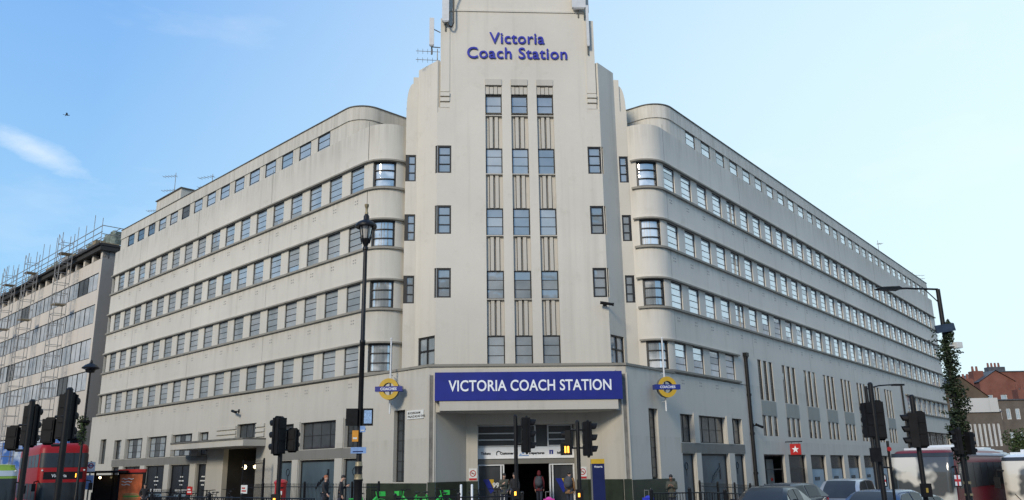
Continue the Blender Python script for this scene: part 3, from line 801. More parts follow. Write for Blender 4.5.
mb.face([F5.pt(-4.52,-.02,4.66), F5.pt(4.52,-.02,4.66), F7.pt(3.05,0,4.66), F7.pt(-3.05,0,4.66)])
mb.fbox(F5, -4.35, 4.35, .002, .45, 4.7, 5.16)
mb.fbox(F5, -4.3, 4.3, .002, .3, 6.55, 6.7)
# fluted corner strips
for sx in (-1, 1):
    mb.fbox(F5, *sorted((4.58*sx, 4.66*sx)), 0, .05, 0, 6.5); mb.fbox(F5, *sorted((4.84*sx, 4.93*sx)), 0, .05, 0, 6.5)
part(mb, 'entrance_portal', M['wall'])
for sx in (-1, 1):
    mb = MB(); mb.fbox(F5, *sorted((4.53*sx, 4.905*sx)), .0, .055, -.1, 1.39)
    a = F5.pt(4.5*sx,.01,0); b = F7.pt(3.07*sx,.01,0); n = (-eY)*.03 - eX*sx*.03
    mb.hexa([a, b, b+n, a+n, a+Zv*1.39, b+Zv*1.39, b+n+Zv*1.39, a+n+Zv*1.39])
    mb.fbox(F7, *sorted((2.47*sx, 3.05*sx)), .002, .035, -.1, 1.39)
    part(mb, 'plinth', M['green'])
for sx in (-1, 1):
    mb = MB(); mb.fbox(F5, *sorted((4.67*sx, 4.83*sx)), .001, .012, 1.4, 6.45); part(mb, 'corner_groove', M['groove'])
# transom glazing, white direction fascia, doors
mb = MB()
for x in (-2.46, -.52, .5, 1.16, 2.4): mb.fbox(F78, x-.035, x+.035, -.15, .02, 3.05, 4.13, 0)
for z in (3.4, 3.72):
    for x0, x1 in ((-2.42,-.555),(1.195,2.36)): mb.fbox(F78, x0, x1, -.15, .0, z-.03, z+.03, 0)
for z in (3.06, 4.08): mb.fbox(F78, -2.42, -.555, -.15, .015, z, z+.05, 0); mb.fbox(F78, -.485, .465, -.15, .015, z, z+.05, 0); mb.fbox(F78, 1.195, 2.36, -.15, .015, z, z+.05, 0)
tr = part(mb, 'transom_window', M['white'])
mb = MB(); mb.face([F78.pt(-2.48,-.1,3.05), F78.pt(2.48,-.1,3.05), F78.pt(2.48,-.1,4.13), F78.pt(-2.48,-.1,4.13)]); mb.build('glass_pane', M['glassE'], tr)
mb = MB(); mb.fbox(F78, -2.47, 2.47, -.2, .1, 2.46, 3.04, 0); mb.fbox(F78, -2.47, 2.47, -.2, .04, 2.2, 2.455, 1); fs = part(mb, 'direction_sign', [M['signwhite'], M['greyband']])
def sign_text(t_, x, z, size, bold=.006, mname='black', fr=None, d=.115):
    return text('sign_lettering', t_, size, M[mname], fs, (fr or F78).pt(x, d, z), rzF, bold, .004)
sign_text('Tickets', -2.05, 2.67, .17); sign_text('Customer', -.98, 2.67, .17); sign_text('Departures', .55, 2.67, .17); sign_text('Information', 1.98, 2.67, .16)
mb = MB(); mb.fbox(F78, 1.2, 1.4, .1, .112, 2.66, 2.86); mb.build('sign_symbol', M['blue'], fs)
sign_text('i', 1.3, 2.68, .18, .008, 'signwhite', None, .116)
mb = MB()
for k in range(4): mb.fbox(F78, -.32+.12*k, -.23+.14*k, .1, .112, 2.64+.05*k, 2.7+.05*k)
mb.fbox(F78, -.36, .14, .1, .112, 2.58, 2.63); mb.build('sign_symbol', M['paleblue'], fs)
mb = MB(); a = F78.pt(-1.5,.11,2.64); mb.tube(a, a+Zv*.14, .022); mb.tube(a+Zv*.14, a+Zv*.2+eX*.1, .022); mb.tube(a+Zv*.2+eX*.1, a+Zv*.15+eX*.2, .022); mb.build('sign_symbol', M['black'], fs)
# doors
drs = []
for xs_, x0, x1 in (((-2.44,-1.28,-1.15),-2.4,-1.31),((1.22,1.36,2.44),1.4,2.4)):
    mb = MB()
    for x in xs_: mb.fbox(F78, x-.035, x+.035, -.2, .0, -.1, 2.12)
    mb.fbox(F78, xs_[0]-.035, xs_[-1]+.035, -.2, .0, 2.121, 2.19)
    dr = part(mb, 'entrance_door', M['white']); drs.append(dr)
    mb = MB(); mb.face([F78.pt(x0,-.1,-.1), F78.pt(x1,-.1,-.1), F78.pt(x1,-.1,2.12), F78.pt(x0,-.1,2.12)]); mb.build('glass_pane', M['glassE'], dr)
for x0 in (-2.2, 1.5):    # coloured triangle poster on the glass
    mb = MB(); q = lambda a, z: F78.pt(x0+a, -.08, z)
    mb.face([q(0,1.45), q(.3,1.45), q(.55,.9), q(.38,.75)], 0); mb.face([q(.32,1.45), q(.55,1.45), q(.55,1.0)], 1); mb.build('door_poster', [M['blue'], M['yellow']], drs[0 if x0 < 0 else 1])
text('door_poster', '99', .34, M['plate'], drs[0], F78.pt(-1.55, -.08, 1.05), rzF, .01, .003)
mb = MB(); mb.fbox(F78, -2.5, 2.5, -5.2, -5.0, -.1, 2.2); mb.fbox(F78, -2.5, 2.5, -5, -.2, 2.2, 2.25); mb.fbox(F78, -2.52, -2.5, -5, -.2, -.1, 2.2); mb.fbox(F78, 2.5, 2.52, -5, -.2, -.1, 2.2)
part(mb, 'doorway_recess', M['dark'])
# the blue name board
mb = MB(); mb.fbox(F5, -4.58, 4.58, .05, .5, 5.17, 6.53, 0)
nb = part(mb, 'name_board', [M['blue']])
text('board_lettering', 'VICTORIA COACH STATION', .74, M['signwhite'], nb, F5.pt(.06, .515, 5.62), rzF, .011, .008, 1.02, 'CENTER', 7.95)
# no-smoking notices on both jambs
def disc(mb, fr, a, z, d, r0, r1, m, n=20):
    P_ = fr.pt
    for k in range(n):
        t0, t1 = 2*math.pi*k/n, 2*math.pi*(k+1)/n
        mb.face([P_(a+r0*math.cos(t0),d,z+r0*math.sin(t0)), P_(a+r1*math.cos(t0),d,z+r1*math.sin(t0)), P_(a+r1*math.cos(t1),d,z+r1*math.sin(t1)), P_(a+r0*math.cos(t1),d,z+r0*math.sin(t1))], m)
for x in (-2.72, 2.78):
    mb = MB(); mb.fbox(F7, x-.2, x+.2, .002, .02, 1.42, 2.0, 0); mb.fbox(F7, x-.19, x+.19, .02, .024, 1.43, 1.53, 1)
    disc(mb, F7, x, 1.76, .024, .12, .16, 1); a = F7.pt(x-.1,.026,1.86); b = F7.pt(x+.1,.026,1.66); mb.tube(a, b, .016, .016, 5, 1); mb.tube(F7.pt(x-.08,.024,1.75), F7.pt(x+.08,.024,1.75), .014, .014, 5, 2)
    part(mb, 'no_smoking_sign', [M['plate'], M['red'], M['black']])

def world(fr, a, d, z): return A0 + fr.pt(a, d, z)
# ------------------------------------------------------------------ things on the building
def roundel(fr, s_, z, label, face):
    t = empty('roundel_sign', world(fr, s_, .75, z), face, label, 'sign', 'coach roundel signs on the corner walls')
    mb = MB(); n = 32
    for d0, d1 in ((-.17, .17),):
        for k in range(n):
            t0, t1 = 2*math.pi*k/n, 2*math.pi*(k+1)/n; r0, r1 = .29, .5
            p = lambda r, a, y: (r*math.cos(a), y, r*math.sin(a)*1.06)
            mb.face([p(r0,t0,d0),p(r1,t0,d0),p(r1,t1,d0),p(r0,t1,d0)], 0); mb.face([p(r0,t0,d1),p(r1,t0,d1),p(r1,t1,d1),p(r0,t1,d1)], 0)
            mb.face([p(r1,t0,d0),p(r1,t1,d0),p(r1,t1,d1),p(r1,t0,d1)], 1); mb.face([p(r0,t0,d0),p(r0,t1,d0),p(r0,t1,d1),p(r0,t0,d1)], 1)
    mb.build('roundel_ring', [M['yellow'], M['greyband']], t)
    mb = MB(); mb.box(-.68,.68,-.2,.2,-.125,.125, 0); b = mb.build('roundel_bar', [M['blue']], t)
    for sgn in (0, math.pi):
        me = text('bar_lettering', 'COACHES', .17, M['signwhite'], b, (0, -.204 if sgn == 0 else .204, -.06), sgn, .004, .002, 1.0, 'CENTER', .82)
    mb = MB(); mb.tube((0,.24,-1.2), (0,.24,2.55), .045, .04, 8)
    mb.ball((0,.24,2.57), .06, n=8)
    for zz in (-.7, .75): mb.tube((0,.24,zz), (0,.8,zz), .025)
    mb.build('mast', M['white'], t); return t
roundel(FLt, 9.55, 5.9, 'yellow and blue ring sign on a white mast, left of the blue name board', R(-3))
roundel(FRt, 10.1, 5.9, 'yellow and blue ring sign on a white mast, right of the blue name board', R(9))
# street name plate
loc, rz = FLt.place(7.7, 1.3, .01, 4.4)
t = empty('street_name_plate', A0+loc, rz, 'small white street name plate beside the narrow corner window', 'sign')
mb = MB(); mb.box(0,1.3,0,.03,0,.42); mb.build('plate', M['plate'], t)
for i, tx in enumerate(('BUCKINGHAM', 'PALACE ROAD SW1')):
    o = text('plate_lettering', tx, .15, M['black'], t, (1.22, .034, .24-.17*i), math.pi, .003, .002, 1.0, 'LEFT')
# red star projecting sign
t = empty('hanging_sign', world(FRt, 28.2, 0, 2.95), math.atan2(oR.y, oR.x), 'square red sign with white star hanging over the shopfronts', 'sign')
mb = MB(); mb.box(.3,1.02,-.04,.04,-.36,.36, 0)
pts = []
for k in range(10):
    a = math.pi/2 + k*math.pi/5; r = .25 if k % 2 == 0 else .105; pts.append((.66+r*math.cos(a), r*math.sin(a)-.01))
b = mb.build('sign_panel', [M['red']], t)
mb = MB(); mb.extr(pts, lambda x, z, d: (x, d, z), -.055, .055); mb.build('star', M['signwhite'], b)
mb = MB(); mb.tube((0,0,.5),(1.15,0,.5),.035); mb.tube((.42,0,.5),(.42,0,.35),.015); mb.tube((.92,0,.5),(.92,0,.35),.015); mb.build('bracket', M['black'], t)
# cctv cameras
def cctv(fr, s_, z, label, sgn=1):
    t = empty('security_camera', world(fr, s_, 0, z), math.atan2(fr.n.y, fr.n.x), label, 'camera', 'security cameras on the walls')
    mb = MB(); mb.tube((0,0,0),(.4,0,-.05),.035); mb.box(-.02,.02,-.1,.1,-.12,.12); mb.build('bracket', M['blackmatt'], t)
    mb = MB(); mb.tube((.32,-.3,.02),(.42,.34,-.1),.085,.075,10); mb.tube((.42,.34,-.1),(.43,.42,-.115),.09,.09,10); mb.build('camera_body', M['blackmatt'], t); return t
cctv(FLt, 26.6, 5.85, 'black security camera on the left wall above the side canopy')
cctv(F8, 4.45, 10.5, 'black security camera at the right edge of the tower face')
cctv(FRt, 22.9, 4.4, 'small camera beside the long black downpipe on the right wing')
# telecom antennas on the tower
def antenna(loc, h, w, d, label, cable=True, arm=None):
    t = empty('telecom_antenna', loc, PH, label, 'antenna', 'mobile phone antennas on the tower')
    mb = MB(); mb.box(-w/2,w/2,-d/2,d/2,0,h); mb.box(-w*.4,w*.4,-d*.4,d*.4,-.06,0); mb.build('antenna_panel', M['white'], t)
    mb = MB(); mb.tube((0,d/2+.12,-.5),(0,d/2+.12,h-.2),.045)
    for z in (.3, h-.4): mb.tube((0,d/2,z),(0,d/2+.5,z),.035)
    if arm: mb.tube((0,d/2+.12,h*.7),arm,.03); mb.tube((0,d/2+.12,0),(arm[0],arm[1],0),.03)
    mb.build('mounting_pole', M['greyband'], t)
    if cable:
        mb = MB(); mb.path([(w*.2,0,-.05),(w*.5,0,-.3),(w*.9,0,-.35),(w*1.15,0,-.1),(w*1.15,0,h*.55),(w*1.6,.0,h*.75),(w*1.6,.0,h)], .05, 6); mb.build('cable', M['black'], t)
    return t
def wF8(a, d, z): return A0 + F8.pt(a, d, z)
antenna(wF8(-4.22,.3,27.25), 2.6, .4, .22, 'large white antenna panel with black cable at top left of tower')
antenna(wF8(-5.05,-.6,26.2), 1.75, .27, .2, 'slim white antenna on poles off the left flank of tower', False, (.5,.3,1.0))
antenna(wF8(4.12,.3,25.85), 2.6, .15, .12, 'thin white antenna tube at top right of tower', False)
antenna(wF8(3.65,.25,28.3), 1.2, .8, .25, 'white equipment box at the very top right of tower', False)
def aerial(loc, h, label, els, rz=0, blen=1.2):
    t = empty('tv_aerial', loc, rz, label, 'aerial', 'television aerials on the roofs')
    mb = MB(); mb.tube((0,0,-.6),(0,0,h),.035,.025,6); mb.build('aerial_mast', M['scaff'], t)
    for z in els:
        mb = MB(); mb.tube((-.15,0,z),(blen,0,z+.02),.018,.018,5)
        for k in range(5): mb.tube((blen*k/4.4,-.3,z),(blen*k/4.4,.3,z),.013,.013,4)
        mb.build('aerial_boom', M['scaff'], t)
    return t
aerial(world(FLt,44.2,-1.6,24.8), 2.6, 'tall aerial mast on the left rooftop room', (2.3,1.0), R(170), 1.2)
aerial(world(FLt,38.2,-2.2,23.6), 2.2, 'shorter aerial mast just right of the left rooftop room', (2.0,1.2), R(160), 1.4)
aerial(world(FLt,46.5,-1.2,23.6), .95, 'low aerial left of the rooftop room', (.8,), R(170), 1.0)
aerial(wF8(-4.7,-.4,24.9), .95, 'long fishbone aerials off the left side of tower', (.2,.75), R(186), 1.25)
aerial(world(FRt,66.5,-1.5,23.6), 2.4, 'thin aerial on the right wing roof edge', (2.0,), R(10), .5)
aerial(world(FRt,81.5,-1.5,23.6), 1.4, 'small aerials at the far end of the right wing roof', (.6,1.0), R(10), 1.6)
# ------------------------------------------------------------------ ground
def sheet(name, xs, ys, dz, m, kind='structure'):
    xs = sorted(set(list(xs) + [b for b in XB if min(xs) < b < max(xs)]))
    mb = MB(); mb.grid([[(x, y, gh(x)+dz) for x in xs] for y in ys]); o = mb.build(name, m); tag(o, kind=kind); return o
sheet('ground', (-3000,-600,-150,150,600,3000), (-1500,-200,0,200,3500), -.02, M['earth'])
sheet('road', (-140,-90,90,140), (-70,0,60,190), 0, M['asphalt'])
def W2(fr, a, d): p = world(fr, a, d, 0); return (p.x, p.y)
outer = [W2(FLt,110,5.5), W2(FLt,29,5.5), W2(FLt,24,8.5), (-12.5,31.5), (-6.8,26.2), (3.5,26.8), (7.8,30.6), W2(FRt,13,6.2), W2(FRt,120,6.2)]
inner_ = [W2(FRt,120,-.3), W2(FRt,cR,-.3), W2(FLt,cL,-.3), W2(FLt,110,-.3)]
def pavement(name, poly, top, m, mk):
    bm = bmesh.new(); vs = [bm.verts.new((x, y, 0)) for x, y in poly]; bm.faces.new(vs)
    for b in XB:
        bmesh.ops.bisect_plane(bm, geom=bm.verts[:]+bm.edges[:]+bm.faces[:], plane_co=(b,0,0), plane_no=(1,0,0))
    ed = [e for e in bm.edges if e.is_boundary]
    r = bmesh.ops.extrude_edge_only(bm, edges=ed); low = [v for v in r['geom'] if isinstance(v, bmesh.types.BMVert)]
    lows = set(low)
    for v in bm.verts: v.co.z = gh(v.co.x) + (-.1 if v in lows else top)
    for f in bm.faces: f.material_index = 1 if any(v in lows for v in f.verts) else 0
    me = bpy.data.meshes.new(name); bm.to_mesh(me); bm.free(); me.materials.append(m); me.materials.append(mk)
    o = bpy.data.objects.new(name, me); COL.objects.link(o); tag(o, kind='structure'); return o
pavement('pavement', outer+inner_, .12, M['paving'], M['kerb'])
pavement('traffic_island', [(-1.6,22.6),(3.4,22.6),(3.9,23.6),(3.4,25.0),(-1.6,25.0),(-2.1,23.8)], .12, M['paving'], M['kerb'])
pavement('traffic_island', [(-11.5,14.0),(-7.2,14.0),(-6.9,15.6),(-9,18),(-11.5,18)], .12, M['paving'], M['kerb'])
mb = MB()
for k in range(26):
    p = Vector((-3-.0*k, 20, 0)) 
    for fr, d in ((FLt, 13.5), (FRt, 14.8)):
        a = world(fr, -2+4.2*k, d, 0); b = a + fr.u*2; n = fr.n*.06
        if a.y < 20: continue
        mb.face([a-n+Zv*(gh(a.x)+.012), b-n+Zv*(gh(b.x)+.012), b+n+Zv*(gh(b.x)+.012), a+n+Zv*(gh(a.x)+.012)], 0)
tag(mb.build('road_markings', [M['line']]), kind='structure')

def gz(x, y=0): return gh(x) + .12
# ------------------------------------------------------------------ neighbouring buildings
FLb = FR(O0, uL, oL)
B2 = A0.copy()
ob = empty('office_building', B2, 0, 'brown grey office block with long window bands and scaffolding, at far left', 'building')
SB0, SB1 = 55.3, 108.0
bands = ((18.65,20.3),(15.5,17.3),(12.25,14.15),(9.4,11.15))
ops = [(SB0+.5, SB1-.5, a, b) for a, b in bands]
mb = MB(); mb.wall(FLb, SB0, SB1, 5.9, 21.6, ops, 0, .18)
part(mb, 'facade_wall', M['oldconc'], ob)
mb = MB(); P = FLb.pt
mb.face([P(SB0,0,-3), P(SB0,-16,-3), P(SB0,-16,22.3), P(SB0,0,22.3)]); mb.face([P(SB0-2.6,-3.2,-3), P(SB0-2.6,-16,-3), P(SB0-2.6,-16,21), P(SB0-2.6,-3.2,21)])
mb.face([P(SB1,0,-3), P(SB1,-16,-3), P(SB1,-16,22.3), P(SB1,0,22.3)]); mb.face([P(SB0,-16,-3), P(SB1,-16,-3), P(SB1,-16,22.3), P(SB0,-16,22.3)])
mb.face([P(SB0-2.6,-3.2,-3), P(SB0,-3.2,-3), P(SB0,-3.2,21), P(SB0-2.6,-3.2,21)]); mb.face([P(SB0-2.6,-3.2,21), P(SB0,-3.2,21), P(SB0,-16,21), P(SB0-2.6,-16,21)])
part(mb, 'end_wall', M['oldend'], ob)
mb = MB(); mb.fbox(FLb, SB0-.25, SB1+.2, -16, .35, 22.3, 22.75); mb.fbox(FLb, SB0-.3, SB1+.2, -16, .55, 22.751, 22.95); part(mb, 'roof', M['eaves'], ob)
mb = MB(); mb.fbox(FLb, SB0, SB1, -.6, -.5, 21.6, 22.3, 0)
k = SB0+.6
while k < SB1: mb.fbox(FLb, k, k+.9, -.49, -.42, 21.7, 22.2, 1); k += 2.3
part(mb, 'clerestory_panel', [M['dark'], M['ochre']], ob)
mb = MB(); k = SB0
while k < SB1: mb.fbox(FLb, k, k+.45, -.45, .02, 21.61, 22.29); k += 2.3
tag(part(mb, 'clerestory_posts', M['oldconc'], ob), kind='stuff')
kO = WinKit('window', 2.55, 1.7, 0, ('glassO','glassB','glassC'), (6,1.6,.6), vb=1, n=5, fw=.04)
kO.fr2 = None
for j, (a, b) in enumerate(bands):
    k = SB0+.55; i = 0
    while k+2.55 < SB1-.4 and i < 20:
        w = kO.add(FLb, k, a+.02, -.05, ob); w.scale = (1, 1, (b-a-.04)/1.7); k += 2.62; i += 1
mb = MB(); mb.fbox(FLb, SB0, SB1, -.3, -.1, -3, 5.9); 
mb.fbox(FLb, SB0+.3, SB1, -.09, .0, 5.2, 5.85); part(mb, 'ground_floor', M['vinylD'], ob)
hb = empty('site_hoarding', B2, 0, 'long blue and white cloud printed hoarding behind the red bus', 'hoarding')
mb = MB(); mb.fbox(FLb, SB0+1, SB1, .6, .75, -2, 5.5); mb.build('hoarding_panel', M['hoard'], hb)
mb = MB(); mb.fbox(FLb, SB0+1, SB1, .55, .8, 5.5, 5.62); mb.build('hoarding_rail', M['signwhite'], hb)
# scaffolding
scf = empty('scaffolding', B2, 0, 'steel scaffolding with ladder towers and roof edge poles on the office block', 'scaffolding')
for s_ in (61.2, 72.0, 80.0):
    mb = MB()
    for a in (0, 1.15):
        for d in (.85, 1.9): mb.tube(FLb.pt(s_+a,d,-2), FLb.pt(s_+a,d,25.0), .035, .035, 6)
    z = 2.0; i = 0
    while z < 24.6:
        for d in (.85, 1.9): mb.tube(FLb.pt(s_,d,z), FLb.pt(s_+1.15,d,z), .027, .027, 5)
        for a in (0, 1.15): mb.tube(FLb.pt(s_+a,.85,z), FLb.pt(s_+a,1.9,z), .027, .027, 5)
        if i % 2 == 0: mb.tube(FLb.pt(s_,1.9,z), FLb.pt(s_+1.15,1.9,z+1.0), .03, .03, 5)
        z += 1.0; i += 1
    mb.build('scaffold_tower', M['scaff'], scf)
    for z in (22.96, 17.9): mb = MB(); mb.fbox(FLb, s_, s_+1.15, .85, 1.9, z, z+.06); mb.build('platform_board', M['board'], scf)
mb = MB()
for z in (23.5, 24.0, 24.6):
    for d in (.4, -1.2): mb.tube(FLb.pt(SB0-.4,d,z), FLb.pt(SB1,d,z), .04, .04, 5)
mb.tube(FLb.pt(SB0-.4,.4,24.6), FLb.pt(SB0-.4,-9,24.6), .04, .04, 5); mb.tube(FLb.pt(SB0-.4,.4,23.8), FLb.pt(SB0-.4,-9,23.8), .04, .04, 5)
mb.build('guard_rail', M['scaff'], scf)
mb = MB(); mb.fbox(FLb, SB0-.3, SB1, -1.3, .35, 22.97, 23.05); mb.build('platform_board', M['board'], scf)
mb = MB()
for i in range(24):
    a = SB0-.3+2.2*i; h = 24.9 + rnd.uniform(.2, 1.6)
    mb = MB(); mb.tube(FLb.pt(a,.42,22.9), FLb.pt(a+rnd.uniform(-.1,.1),.42,h), .03, .03, 5); mb.build('scaffold_pole', M['scaff'], scf)
for i, (a, b) in enumerate(((55.2,58.2),(60.2,63.2),(66,69.5),(71.4,74),(79,82.5))):
    mb = MB(); n_ = 12
    rows = [[FLb.pt(a+(b-a)*q/n_, -.9+rnd.uniform(-.12,.12), z+rnd.uniform(-.1,.1)) for q in range(n_+1)] for z in (23.06, 23.6, 24.1, 24.5)]
    mb.grid(rows); 
    if i == 0: mb.grid([[FLb.pt(a, -.9-6*q/8, z+rnd.uniform(-.06,.06)) for q in range(9)] for z in (23.06,23.7,24.4)])
    mb.build('debris_net', M['net'], scf)
for i in range(16):      # stacked boards and fittings on the top lift
    mb = MB(); a = SB0+1.5+rnd.uniform(0,44); mb.fbox(FLb, a, a+rnd.uniform(.6,1.8), -.7, .1, 23.06, 23.06+rnd.uniform(.3,.9)); mb.build('stacked_boards', M['board'] if i % 2 else M['scaff'], scf)

# brick buildings beyond the right wing
def terrace(name, label, x0, x1, y, depth, z1, mw, ang=0, wins=(), chim=(), gable=0, par=None, wmat='glassB'):
    t = empty(name, (x0, y, 0), ang, label, 'building')
    w = x1-x0; F = FR(Vector((0,0,0)), Vector((1,0,0)), Vector((0,-1,0)))
    ops = [(a, a+ww, z, z+hh) for a, ww, z, hh in wins]
    mb = MB(); mb.wall(F, 0, w, -4, z1, ops, 0, .25)
    for x in (0, w): mb.face([(x,0,-4),(x,depth,-4),(x,depth,z1),(x,0,z1)])
    mb.face([(0,depth,-4),(w,depth,-4),(w,depth,z1),(0,depth,z1)])
    if gable:
        mb.face([(0,0,z1),(w,0,z1),(w/2,0,z1+gable)]); mb.face([(0,depth,z1),(w,depth,z1),(w/2,depth,z1+gable)])
    mb.build('wall', mw, t)
    mb = MB()
    if gable:
        mb.face([(-.2,-.2,z1-.1),(w/2,-.2,z1+gable+.12),(w/2,depth,z1+gable+.12),(-.2,depth,z1-.1)]); mb.face([(w+.2,-.2,z1-.1),(w/2,-.2,z1+gable+.12),(w/2,depth,z1+gable+.12),(w+.2,depth,z1-.1)])
    else: mb.box(-.1,w+.1,-.15,depth,z1+.002,z1+.15)
    rf = mb.build('roof', M['slate'], t)
    for cx, cw, ch, cmat in chim:
        mb = MB(); mb.box(cx,cx+cw,1.5,3,z1-.2,z1+ch,0)
        for q in range(max(2,int(cw/.7))): mb.tube((cx+.35+q*.65,2.2,z1+ch),(cx+.35+q*.65,2.2,z1+ch+.8),.2,.16,8,1)
        mb.build('chimney', [M[cmat], M['brickRed']], rf)
    for a, ww, z, hh in wins:
        mb = win_mesh(ww, hh, 1, 1, .09); fo = mb.build('window', M['white'], t); fo.location = (a, .12, z); 
        fo.scale = (1,-1,1)
        mb = MB(); mb.face([(0,0,0),(ww,0,0),(ww,0,hh),(0,0,hh)]); mb.build('glass_pane', M[wmat], fo)
    if par:
        mb = MB(); mb.box(par[0],par[1],-.2,.25,z1,z1+par[2],0); mb.build('parapet', M['stucco'], t)
    return t
terrace('brick_building', 'low dark brick building with tall windows and white parapet, beyond the coaches', 59.5, 66.2, 115, 14, 8.5, M['brickDark'], R(-3),
        [(2.2+.62*k, .34, 4.0, 3.0) for k in range(7)], par=(.2, 6.4, 1.9), wmat='glassB')
terrace('brick_building', 'brown gabled brick building with chimneys, right of the ivy pole', 64.2, 72.3, 128, 12, 11.6, M['brickBrown'], 0, [(5.2,.8,8.6,1.6)], [(.6,1.3,4.4,'brickBrown'),(5.6,1.5,2.9,'brickRed')], 3.2)
terrace('brick_building', 'tall red brick house with stacked chimneys above the white parapet', 73, 78.5, 131, 12, 14.2, M['brickRed'], 0, [(.8,1.0,10.2,1.9),(3.0,1.0,10.2,1.9)], [(.1,1.6,1.8,'brickRed'),(3.4,1.2,1.0,'brickYellow')], 1.6)
terrace('brick_building', 'dark brick terrace with rows of white windows at the right edge', 66.5, 84, 117, 10, 10.2, M['brickDark'], R(-2), [(.5+1.25*k, .62, z, 1.5) for k in range(12) for z in (4.4,7.6)], [(4.6,1.6,1.6,'brickRed')])
terrace('brick_building', 'long red brick block with flat grey roof, highest behind the terrace', 85, 125, 150, 14, 17.6, M['brickRed'], 0, [], [(1.5,3,1.1,'slate'),(9,4,1.3,'slate')])
terrace('brick_building', 'pale yellow brick block below the red one at the right edge', 80.5, 112, 140, 9, 13.6, M['brickYellow'], 0, [(1.5+3*k, 1.0, 10.5, 1.6) for k in range(7)], [])

# ------------------------------------------------------------------ foliage
def leaf_clump(mb, c, rx, ry, rz, n, size, r, m=0):
    for _ in range(n):
        while True:
            x, y, z = r.uniform(-1,1), r.uniform(-1,1), r.uniform(-1,1); q = x*x+y*y+z*z
            if .2 < q < 1: break
        p = Vector((c[0]+x*rx, c[1]+y*ry, c[2]+z*rz)); s = size*r.uniform(.6,1.3)
        a = Vector((r.uniform(-1,1), r.uniform(-1,1), r.uniform(-.6,.6))).normalized(); b = a.orthogonal().normalized()
        t_ = r.uniform(0, 6.28); b = (b*math.cos(t_) + a.cross(b)*math.sin(t_))
        mb.face([p - a*s, p + b*s*.6, p + a*s, p - b*s*.6], m)
def tree(x, y, h, cr_, label, name='street_tree', n=1400, trunk=.12, seed=3, crown0=.4):
    r = random.Random(seed); z0 = gh(x)
    t = empty(name, (x, y, z0), 0, label, 'tree')
    mb = MB(); mb.tube((0,0,0),(.05,.02,h*.55),trunk,trunk*.6,8)
    ends = []
    for k in range(7):
        a = 2*math.pi*k/7 + r.uniform(-.3,.3); e = (cr_*.6*math.cos(a), cr_*.6*math.sin(a), h*r.uniform(.6,.92)); mb.tube((0.03,0,h*r.uniform(.38,.55)), e, trunk*.4, trunk*.12, 5); ends.append(e)
    mb.build('trunk', M['bark'], t)
    mb = MB()
    for e in ends + [(0,0,h*.9),(0,0,h*.7)]:
        leaf_clump(mb, e, cr_*.55, cr_*.55, h*.16, n//9, .13, r)
    mb.build('crown', M['leaf'], t); return t
tree(55.2, 92, 6.4, 2.0, 'dark leafy tree before the brick terrace at the right edge', n=2600, seed=5)
# ------------------------------------------------------------------ lamp posts
def lamp_lantern(x, y, label):
    z0 = gz(x, y); t = empty('street_lamp', (x, y, z0), 0, label, 'street lamp')
    mb = MB(); mb.lathe([(.17,0),(.17,.12),(.145,.2),(.14,1.5),(.155,1.52),(.155,1.56)], 14, (0,0,0)); mb.build('pedestal', M['black'], t, True)
    for pr in ([(.15,1.56),(.125,1.64),(.125,1.7),(.13,1.72)], [(.13,1.98),(.115,2.02),(.115,2.1),(.10,2.12)]): mb = MB(); mb.lathe(pr, 14); mb.build('gilt_band', M['oldgilt'], t, True)
    mb = MB(); mb.lathe([(.13,1.72),(.115,1.8),(.13,1.98)], 14); mb.lathe([(.10,2.12),(.088,2.4),(.085,6.0),(.10,6.02),(.10,6.12),(.078,6.15),(.07,9.3),(.10,9.32),(.10,9.4),(.07,9.45),(.13,9.62)], 14); mb.build('column', M['black'], t, True)
    mb = MB()
    mb.lathe([(.13,9.62),(.16,9.66),(.16,9.72)], 12)
    for k in range(6):
        a = 2*math.pi*k/6; mb.tube((.15*math.cos(a),.15*math.sin(a),9.7),(.235*math.cos(a),.235*math.sin(a),10.18),.018,.018,5)
        mb.tube((.13*math.cos(a),.13*math.sin(a),9.55),(.2*math.cos(a),.2*math.sin(a),9.8),.022,.015,5)
    mb.lathe([(.25,10.16),(.37,10.13),(.385,10.17),(.36,10.25),(.26,10.34),(.13,10.39),(.10,10.44),(.10,10.55),(.06,10.62)], 18); hd = mb.build('lantern', M['black'], t, True)
    mb = MB(); mb.lathe([(.145,9.72),(.225,10.16)], 12); mb.build('lantern_glass', M['lensclear'], hd)
    mb = MB(); mb.lathe([(.06,10.62),(.065,10.68),(.04,10.73),(.045,10.84),(.075,10.92),(.08,10.99),(.0,11.02)], 12); mb.build('finial', M['oldgilt'], hd, True)
    return t, z0
LX, LY = -5.14, 28.0
lamp, lz = lamp_lantern(LX, LY, 'tall black lamp post with old lantern and gold bands in front of left wing')
t = empty('information_screen', (LX, LY, 3.4), R(8), 'black double display box with lit blue screen on the lamp post', 'screen')
mb = MB(); mb.box(-.46,-.08,-.16,.14,0,.55); mb.box(.08,.42,-.16,.14,0,.55); mb.box(-.46,.42,-.03,.1,.08,.47); mb.build('casing', M['blackmatt'], t)
mb = MB(); mb.box(.13,.38,-.165,-.155,.06,.49); mb.build('screen', M['lcd'], t)
def plate_on(x, y, z, w, h, m, label, name='small_sign', mark=None, rz=R(8), cat='sign'):
    t = empty(name, (x, y, z), rz, label, cat); mb = MB(); mb.box(-w/2,w/2,-.14,-.125,0,h); b = mb.build('plate', M[m], t)
    mb = MB(); mb.box(-.1,.1,-.125,0,h*.4,h*.6); mb.build('clip', M['black'], t)
    if mark: mark(b, w, h)
    return t
